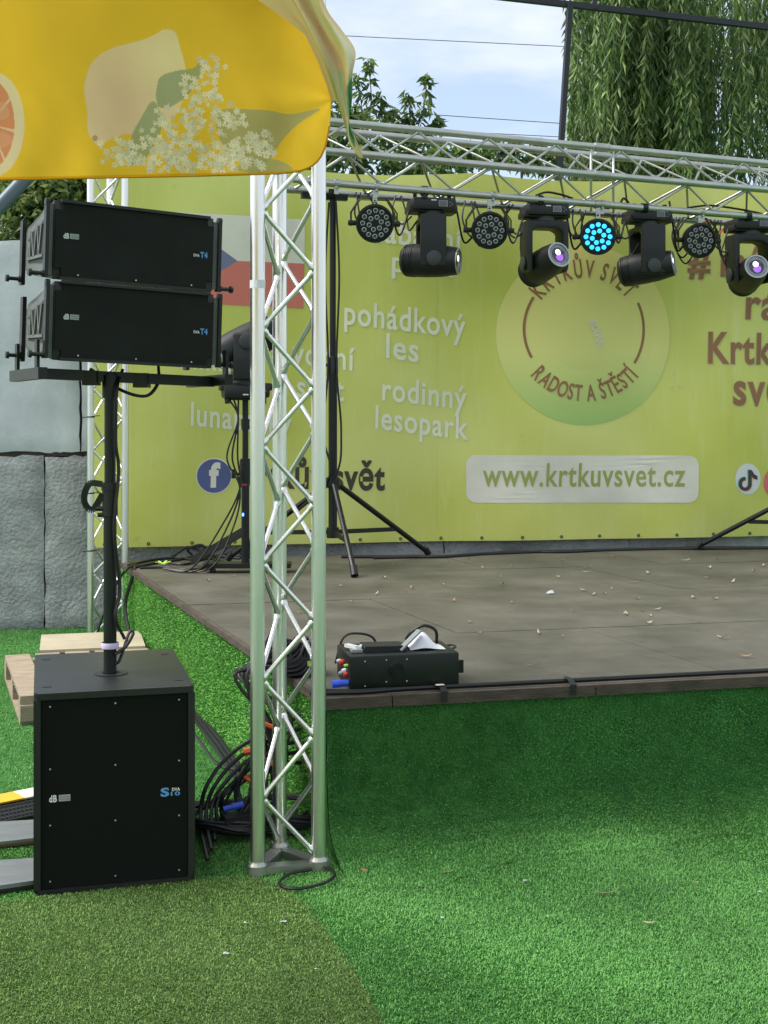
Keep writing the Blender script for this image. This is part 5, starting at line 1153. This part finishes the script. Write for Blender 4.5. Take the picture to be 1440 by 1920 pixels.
def bushy(name, label, base, blobs, nleaf, ln, w, m, sprigs=(), tr=0.09, cat='tree'):
    """trunk, limbs to every blob and leaves gathered in small sprays inside it; sprigs are single shoots above"""
    base = Vector(base); t = thing(name, label, cat, base)
    zt = min(b[0].z for b in blobs); fork = base + Vector((0.05, 0, max(0.8, (zt - base.z) * 0.55)))
    mb = MB(); limb(mb, [base, base + Vector((0.03, 0.02, (fork.z - base.z) * 0.5)), fork], tr, tr * 0.7, 10); mb.build('trunk', 'bark', t, True, off=base)
    mb = MB(); C, D = [], []; tot = sum(b[1].x * b[1].z for b in blobs)
    for c, r in blobs:
        limb(mb, [fork - Vector((0, 0, 0.1)), fork.lerp(c, 0.5) + Vector((0, 0, 0.15)), c], tr * 0.4, 0.008, 6)
        n = int(nleaf * r.x * r.z / tot); ncl = max(6, n // 16)
        cc = RNG.normal(size=(ncl, 3)); cc /= np.linalg.norm(cc, axis=1, keepdims=True); cc *= (RNG.uniform(0.25, 1, ncl) ** 0.5)[:, None]
        cc = cc * np.array(r) + np.array(c); k = RNG.integers(0, ncl, n); rad = min(r) * 0.22
        C.append(cc[k] + RNG.normal(size=(n, 3)) * rad * 0.6); d = cc[k] - np.array(c); d /= np.linalg.norm(d, axis=1, keepdims=True) + 1e-6
        D.append(d * 0.6 + RNG.normal(size=(n, 3)) * 0.7 + np.array([0, 0, -0.25]))
    for tip, root in sprigs:
        tip, root = Vector(tip), Vector(root); q = catmull([root, root.lerp(tip, 0.5) + Vector((0.03, 0, 0)), tip], 8); mb.tube(q, 0.005, 4)
        for i, p_ in enumerate(q[3:]):
            if i % 3 == 1 and i < len(q) - 5: continue
            for _ in range(5 if i < len(q) - 6 else 8):
                a = RNG.uniform(0, 6.28); C.append(np.array([p_]) + RNG.normal(size=(1, 3)) * 0.015); D.append(np.array([[math.cos(a), math.sin(a), RNG.uniform(-1.6, -0.1)]]))
    mb.build('limb', 'bark', t, True, off=base)
    leafcloud('crown', np.concatenate(C), np.concatenate(D), ln, w, m, t, base); return t
Y = 12.2
bl = [(P(x, y, Y + dy), Vector((rx, 0.5, rz))) for x, y, dy, rx, rz in ((660, 262, 0, 0.34, 0.28), (730, 268, 0.3, 0.34, 0.24), (790, 250, 0.1, 0.20, 0.20), (640, 300, 0.2, 0.35, 0.3), (760, 300, 0, 0.4, 0.22), (590, 250, 0.2, 0.45, 0.4))]
sp_ = [(P(690, 112, Y), P(690, 250, Y)), (P(668, 140, Y), P(675, 250, Y)), (P(800, 140, Y), P(780, 250, Y)), (P(765, 175, Y), P(762, 255, Y)), (P(822, 222, Y), P(790, 260, Y)), (P(712, 178, Y), P(710, 250, Y)), (P(645, 190, Y), P(655, 260, Y)), (P(735, 205, Y), P(735, 262, Y))]
bushy('leafy_tree', 'leafy tree with upright shoots rising behind the truss', (-0.2, Y + 0.2, 0), bl, 2500, 0.11, 0.036, 'tree_leaf', sp_)
bl = [(P(x, y, 11.6 + dy), Vector((rx, 0.35, rz))) for x, y, dy, rx, rz in ((880, 292, 0, 0.20, 0.10), (935, 288, 0.2, 0.18, 0.09), (985, 296, 0, 0.20, 0.12), (1035, 305, 0.1, 0.15, 0.10), (840, 305, 0.1, 0.2, 0.12))]
bushy('leafy_bush', 'loose light green bush peeping over the banner top', (1.0, 11.8, 0), bl, 1700, 0.08, 0.032, 'tree_leaf', [(P(960, 262, 11.6), P(958, 292, 11.6))], 0.04, 'bush')
bl = [(P(x, y, 11.5 + dy), Vector((rx, 0.6, rz))) for x, y, dy, rx, rz in ((120, 395, 0, 0.45, 0.42), (200, 380, 0.2, 0.42, 0.45), (60, 370, 0.3, 0.30, 0.35), (150, 340, 0.3, 0.5, 0.4), (30, 440, 0, 0.28, 0.2), (240, 330, 0.4, 0.5, 0.5), (90, 320, 0.5, 0.5, 0.4))]
bushy('broadleaf_tree', 'dense green tree behind the grey block wall at left', (-2.9, 11.9, 0), bl, 15000, 0.10, 0.042, 'hedge_leaf', tr=0.12)

# ------------------------------------------------------------------ black steel frame and wires
fr_ = thing('steel_frame', 'dark steel goal frame rising behind the banner', 'frame', (1.30, 11.2, 0))
fo = Vector((1.30, 11.2, 0)); d3 = (P(1440, 50, 11.9) - P(965, -4, 11.2)).normalized()
mb = MB(); mb.bar(fo, P(1069, 6, 11.3), 0.045, 0.045); mb.build('post', 'steel_black', fr_, off=fo)
mb = MB(); a = P(965, -3, 11.2); mb.bar(a - d3 * 1.5, a + d3 * 5.0, 0.05, 0.05); mb.build('crossbar', 'steel_black', fr_, off=fo)
mb = MB(); mb.bar(P(1116, 16, 11.4), P(1112, -60, 11.4), 0.04, 0.04); mb.build('upright', 'steel_black', fr_, off=fo)
mb = MB(); e_ = a + d3 * 4.95; mb.bar(Vector((e_.x, e_.y, 0)), e_, 0.045, 0.045); mb.build('post', 'steel_black', fr_, off=fo)
for k, (p_, q_) in enumerate((((640, 67), (1075, 88)), ((780, 213), (1075, 233)), ((840, 246), (1075, 258)))):
    a, b = P(*p_, 22), P(*q_, 23); e0 = a + (a - b) * 3; e1 = b + (b - a) * 3
    mb = MB(); mb.tube([e0.lerp(e1, i / 12) + Vector((0, 0, 0)) for i in range(13)], 0.007, 5); tag(mb.build('overhead_wire', 'wire'), '%s thin overhead wire crossing the sky' % ['topmost', 'middle', 'lowest'][k], 'wire')

# ------------------------------------------------------------------ garden umbrella
UY = 2.6
def curve_poly(pts, n=10):
    p = [Vector((x, y, 0)) for x, y in pts]; q = catmull(p + [p[0]], n); return [(v.x, v.y) for v in q[:-1]]
umb = thing('garden_umbrella', 'big yellow fruit printed garden umbrella overhanging from the upper left', 'umbrella', (-1.62, 1.05, 0))
uo = Vector((-1.62, 1.05, 0))
mat('umbrella_print', (0.95, 0.95, 0.95), 0.8, attr='print', var=0.04, vscale=6, col2=None, trans=0.8, spec=0.1, bump=0.25, bscale=900, bdist=0.002)
MATS['umbrella_print'].node_tree.nodes
# grid clipped to the panel's outline, printed by colour attribute
outl = curve_poly([(-700, 346), (-300, 343), (0, 339), (180, 334), (360, 331), (520, 327), (575, 320), (604, 296), (616, 250), (622, 192)], 8)[:-9]
def bottom(px):     # lower hem of the panel in photo rows
    xs = [-700, 0, 180, 360, 520, 560, 582, 598, 608, 615, 619, 621.5]; ys = [346, 338.5, 335, 331.5, 327, 323, 315, 302, 284, 258, 228, 192]
    return np.interp(px, xs, ys)
def topy(px):
    xs = [-700, 420, 478, 540, 572, 596, 612, 621.5]; ys = [-70, -70, -4, 40, 66, 116, 158, 190]
    return np.interp(px, xs, ys)
nx, ny = 560, 240
gx = np.concatenate([np.linspace(-700, -40, 60), np.linspace(-38, 621.5, nx - 60)]); fy = np.linspace(0, 1, ny)
PXg, FYg = np.meshgrid(gx, fy, indexing='xy'); PYg = topy(PXg) + (bottom(PXg) - topy(PXg)) * FYg
YY = UY + 0.018 * np.sin(PXg * 0.011 + 0.4) + 0.010 * np.sin(PXg * 0.023 - PYg * 0.01) + 0.02 * (PYg / 340.0) ** 2 * np.sin(PXg * 0.006) + np.clip((PXg - 520) / 100, 0, 1) ** 2 * 0.035
rf = np.hypot(PXg - 625, PYg - 185); af = np.arctan2(PYg - 185, 625 - PXg)
YY = YY + 0.0045 * np.exp(-rf / 240) * np.sin(af * 6 + 1.0) * np.clip(rf / 130, 0, 1) + 0.0035 * np.sin(PXg * 0.045 + 0.8 * np.sin(PYg * 0.02)) * np.clip((PYg - 60) / 280, 0, 1) + 0.0022 * np.sin(PXg * 0.09 - PYg * 0.05) * np.exp(-((PYg - 250) / 70) ** 2)
V = np.stack([(PXg - CX) / F * YY, YY, CAMZ - (PYg - HY) / F * YY], -1).reshape(-1, 3) - np.array(uo)
idx = np.arange(nx * ny).reshape(ny, nx); quads = np.stack([idx[:-1, :-1], idx[:-1, 1:], idx[1:, 1:], idx[1:, :-1]], -1).reshape(-1, 4)
x, y = PXg.ravel(), PYg.ravel()
col = np.tile(np.array([[0.95, 0.60, 0.045]]), (len(x), 1))
def paint(mask, c, a=1.0): col[mask] = col[mask] * (1 - a) + np.array(c) * a
nzv = 0.5 + 0.5 * np.sin(x * 0.05 + 2 * np.sin(y * 0.04)) * np.cos(y * 0.06 + np.sin(x * 0.03))
lemon = curve_poly([(215, 88), (262, 76), (288, 66), (308, 55), (328, 60), (338, 90), (348, 130), (345, 180), (322, 225), (280, 248), (235, 252), (205, 262), (188, 273), (172, 262), (164, 240), (163, 205), (158, 165), (168, 125), (188, 102)], 8)
ml_ = poly_in(x, y, lemon); wgt = np.exp(-((x - 215) ** 2 / 5200 + (y - 190) ** 2 / 7000)); wg2 = np.clip(1 - np.hypot(x - 310, y - 110) / 90, 0, 1)
lc = np.array([[0.93, 0.72, 0.36]]) + wgt[:, None] * np.array([[-0.05, -0.10, -0.01]]) + wg2[:, None] * np.array([[0.03, 0.09, 0.03]]); col[ml_] = lc[ml_]
paint(((x - 178) ** 2 + (y - 259) ** 2 < 30), (0.4, 0.25, 0.1), 0.7)
for lf, cc, al in (([(292, 178), (300, 145), (330, 133), (362, 128), (376, 115), (372, 150), (350, 180), (320, 200), (298, 200)], (0.36, 0.42, 0.20), 0.85),
               ([(248, 250), (262, 225), (285, 190), (300, 210), (300, 250), (270, 300), (245, 308), (243, 280)], (0.36, 0.42, 0.20), 0.85),
               ([(405, 206), (440, 204), (500, 207), (545, 214), (600, 204), (560, 232), (530, 262), (505, 300), (470, 310), (430, 290), (408, 250)], (0.46, 0.43, 0.18), 0.85),
               ([(430, 318), (480, 302), (520, 300), (548, 318), (500, 326)], (0.36, 0.42, 0.20), 0.7)):
    paint(poly_in(x, y, curve_poly(lf, 6)), cc, al)
flr = np.random.default_rng(3)
cl_ = [(395, 125, 28, 22, 16), (372, 165, 36, 34, 34), (395, 215, 52, 38, 45), (320, 245, 55, 45, 70), (300, 285, 85, 28, 90), (430, 285, 85, 32, 90), (215, 290, 40, 30, 26), (490, 270, 34, 26, 20), (440, 225, 24, 20, 16), (360, 310, 140, 16, 70)]
for cx_, cy_, rx, ry, n in cl_:
    for _ in range(n):
        a = flr.uniform(0, 6.28); r = flr.uniform(0, 1) ** 0.6; fx, fy_ = cx_ + rx * r * math.cos(a), cy_ + ry * r * math.sin(a); rr = flr.uniform(4.0, 7.5); ph = flr.uniform(0, 1)
        if fy_ > 328: continue
        msk = (np.abs(x - fx) < 9) & (np.abs(y - fy_) < 9)
        if not msk.any(): continue
        dx, dy = x[msk] - fx, y[msk] - fy_; ang = np.arctan2(dy, dx); rad = rr * (0.78 + 0.3 * np.cos(5 * ang + ph * 6))
        ins = (dx * dx + dy * dy) < rad * rad; ii = np.where(msk)[0][ins]; c_ = np.array([0.96, 0.88, 0.56]) * flr.uniform(0.72, 1.02); col[ii] = c_
        ii2 = np.where(msk)[0][(dx * dx + dy * dy) < 1.2]; col[ii2] = (0.62, 0.52, 0.15)
gd = np.hypot(x + 20, y - 240); paint((np.hypot((x + 12) / 58, (y - 233) / 98) < 1), (0.88, 0.72, 0.40)); 
gi = np.hypot((x + 20) / 47, (y - 233) / 84) < 1; paint(gi, (0.80, 0.32, 0.14))
ga = np.arctan2(y - 233, (x + 20) * 1.7); paint(gi & (np.abs(np.mod(ga * 8 / (2 * math.pi) + 0.3, 1) - 0.5) < 0.05), (0.88, 0.62, 0.36)); paint(gi & (nzv > 0.72), (0.86, 0.45, 0.25), 0.5)
paint((bottom(PXg).ravel() - y < 5.5) & (x < 560), (0.72, 0.36, 0.01), 0.8)
me = npmesh('valance', V, quads)
ca = me.color_attributes.new('print', 'FLOAT_COLOR', 'POINT'); ca.data.foreach_set('color', np.concatenate([col, np.ones((len(col), 1))], 1).astype(np.float32).ravel())
va = link('valance', me, 'umbrella_print', umb, True, 180); va['label'] = 'yellow valance printed with lemon, elderflower and grapefruit'
hp = [P(float(a), float(b) - 1.5, float(np.interp(a, gx, YY[-1])) - 0.001) - uo for a, b in zip(gx[58::6], bottom(gx[58::6]))]
mat('umbrella_binding', (0.62, 0.30, 0.01), 0.8, spec=0.1)
mb = MB(); mb.tube(hp, 0.0022, 6); mb.build('hem_binding', 'umbrella_binding', umb, True)
# the next valance panel, twisted and seen nearly edge on
Lp = [(520, -60), (548, 0), (578, 55), (610, 125), (632, 190), (648, 240), (655, 268), (672, 293), (680, 297)]
Rp = [(585, -60), (612, 15), (640, 55), (666, 95), (661, 140), (660, 190), (655, 228), (668, 262), (680.5, 290)]
lq = catmull([Vector((a, b, 0)) for a, b in Lp], 8); rq = catmull([Vector((a, b, 0)) for a, b in Rp], 8); nn2 = len(lq); kx = 24; V = []; cols = []
strp = [(0.0, (0.62, 0.60, 0.18)), (0.05, (0.80, 0.76, 0.55)), (0.2, (0.83, 0.74, 0.58)), (0.32, (0.72, 0.50, 0.36)), (0.45, (0.70, 0.48, 0.34)), (0.52, (0.84, 0.72, 0.36)), (0.62, (0.80, 0.76, 0.45)), (0.74, (0.72, 0.76, 0.50)), (0.86, (0.82, 0.78, 0.56)), (1.0, (0.84, 0.64, 0.30))]
for i in range(nn2):
    t_ = i / (nn2 - 1)
    for j in range(kx + 1):
        s = j / kx; q = lq[i].lerp(rq[i], s); dep = 2.50 - 0.36 * (1 - t_) + 0.10 * s + 0.03 * math.sin(s * 9 + t_ * 5)
        V.append(tuple(P(q.x, q.y, dep) - uo)); s2_ = min(1, max(0, s + 0.06 * math.sin(t_ * 9) - 0.10 * t_ + 0.02))
        c_ = [np.interp(s2_, [a for a, _ in strp], [b[k] for _, b in strp]) for k in range(3)]
        if 0.50 < t_ < 0.83 and 0.5 < s + (t_ - 0.6) * 1.2: c_ = (0.18, 0.42, 0.26)
        if 0.42 < t_ <= 0.62 and 0.30 < s < 0.5: c_ = (0.40, 0.56, 0.40)
        if t_ > 0.83: c_ = (0.84, 0.74, 0.50)
        if s < 0.035 or t_ > 0.985: c_ = (0.66, 0.62, 0.06)
        cols.append(tuple(c_) + (1,))
qd = np.array([(i * (kx + 1) + j, i * (kx + 1) + j + 1, (i + 1) * (kx + 1) + j + 1, (i + 1) * (kx + 1) + j) for i in range(nn2 - 1) for j in range(kx)])
me = npmesh('valance', np.array(V), qd); ca = me.color_attributes.new('print', 'FLOAT_COLOR', 'POINT'); ca.data.foreach_set('color', np.array(cols, dtype=np.float32).ravel())
va = link('valance', me, 'umbrella_print', umb, True, 180); va['label'] = 'pale twisted valance panel hanging at the umbrella corner'
mat('umbrella_hem', (0.62, 0.50, 0.20), 0.8, trans=0.4, spec=0.1)
he = [((380, -80), (520, -80)), ((478, -10), (545, -12)), ((520, 22), (566, 28)), ((560, 52), (585, 62)), ((596, 112), (606, 112)), ((618, 186), (634, 192))]
mb = MB(); vv = []
for (ax, ay), (bx, by) in he: vv += [P(ax - 14, ay + 10, 2.655) - uo, P((ax + bx) / 2, (ay + by) / 2, 2.665) - uo, P(bx + 8, by, 2.645) - uo]
mb.add(vv, [(i * 3 + j, i * 3 + j + 1, i * 3 + j + 4, i * 3 + j + 3) for i in range(len(he) - 1) for j in range(2)]); mb.build('canopy_hem', 'umbrella_hem', umb, True, sharp=180)
# canopy: four sloping triangles above, pole and ribs
mat('umbrella_canopy', (0.88, 0.74, 0.40), 0.8, trans=0.72, spec=0.1, var=0.05, vscale=5)
cz = 2.40; xl, xr, yf, yb_ = -3.14, -0.16, -0.50, 2.595; ap = Vector((-1.62, 1.05, 3.15))
cn_ = [Vector((xl, yf, cz)), Vector((xr, yf, cz)), Vector((xr, yb_, cz)), Vector((xl, yb_, cz))]
for i in range(4):
    mb = MB(); mb.add([cn_[i] - uo, cn_[(i + 1) % 4] - uo, ap - uo], [(0, 1, 2)]); mb.build('canopy_panel', 'umbrella_canopy', umb)
    mb = MB(); mb.tube([ap - uo - Vector((0, 0, 0.03)), cn_[i] - uo - Vector((0, 0, 0.03))], 0.012, 8); mb.build('rib', 'aluminium_dull', umb, True)
    mb = MB(); mb.tube([Vector((0, 0, 2.15)), (ap.lerp(cn_[i], 0.55)) - uo - Vector((0, 0, 0.04))], 0.010, 8); mb.build('strut', 'aluminium_dull', umb, True)
mb = MB(); mb.tube([(0, 0, 0.05), (0, 0, 3.2)], 0.024, 14); mb.build('pole', 'aluminium_dull', umb, True)
mb = MB(); mb.lathe([(0.30, 0.0), (0.30, 0.05), (0.05, 0.07), (0.04, 0.25)], 24); mb.build('foot', 'concrete', umb, True)
mb = MB(); q0, q1 = P(56, 326, 3.3), P(-120, 515, 3.1); mb.tube([q0, q1], 0.019, 12); q2 = Vector((q1.x - 0.15, q1.y, 0.0))
dg_ = thing('diagonal_tube', 'blue grey diagonal steel tube under the umbrella at the left edge', 'steel tube', q2); mb.tube([q1, q2], 0.019, 12); mb.tube([q0, Vector((q0.x, q0.y, 2.42))], 0.015, 10)
mb.build('tube', 'blue_steel', dg_, True, off=q2)

for o in bpy.data.objects:
    if o.type == 'MESH' and o.parent is None and 'label' not in o and 'kind' not in o: print('unlabelled', o.name)
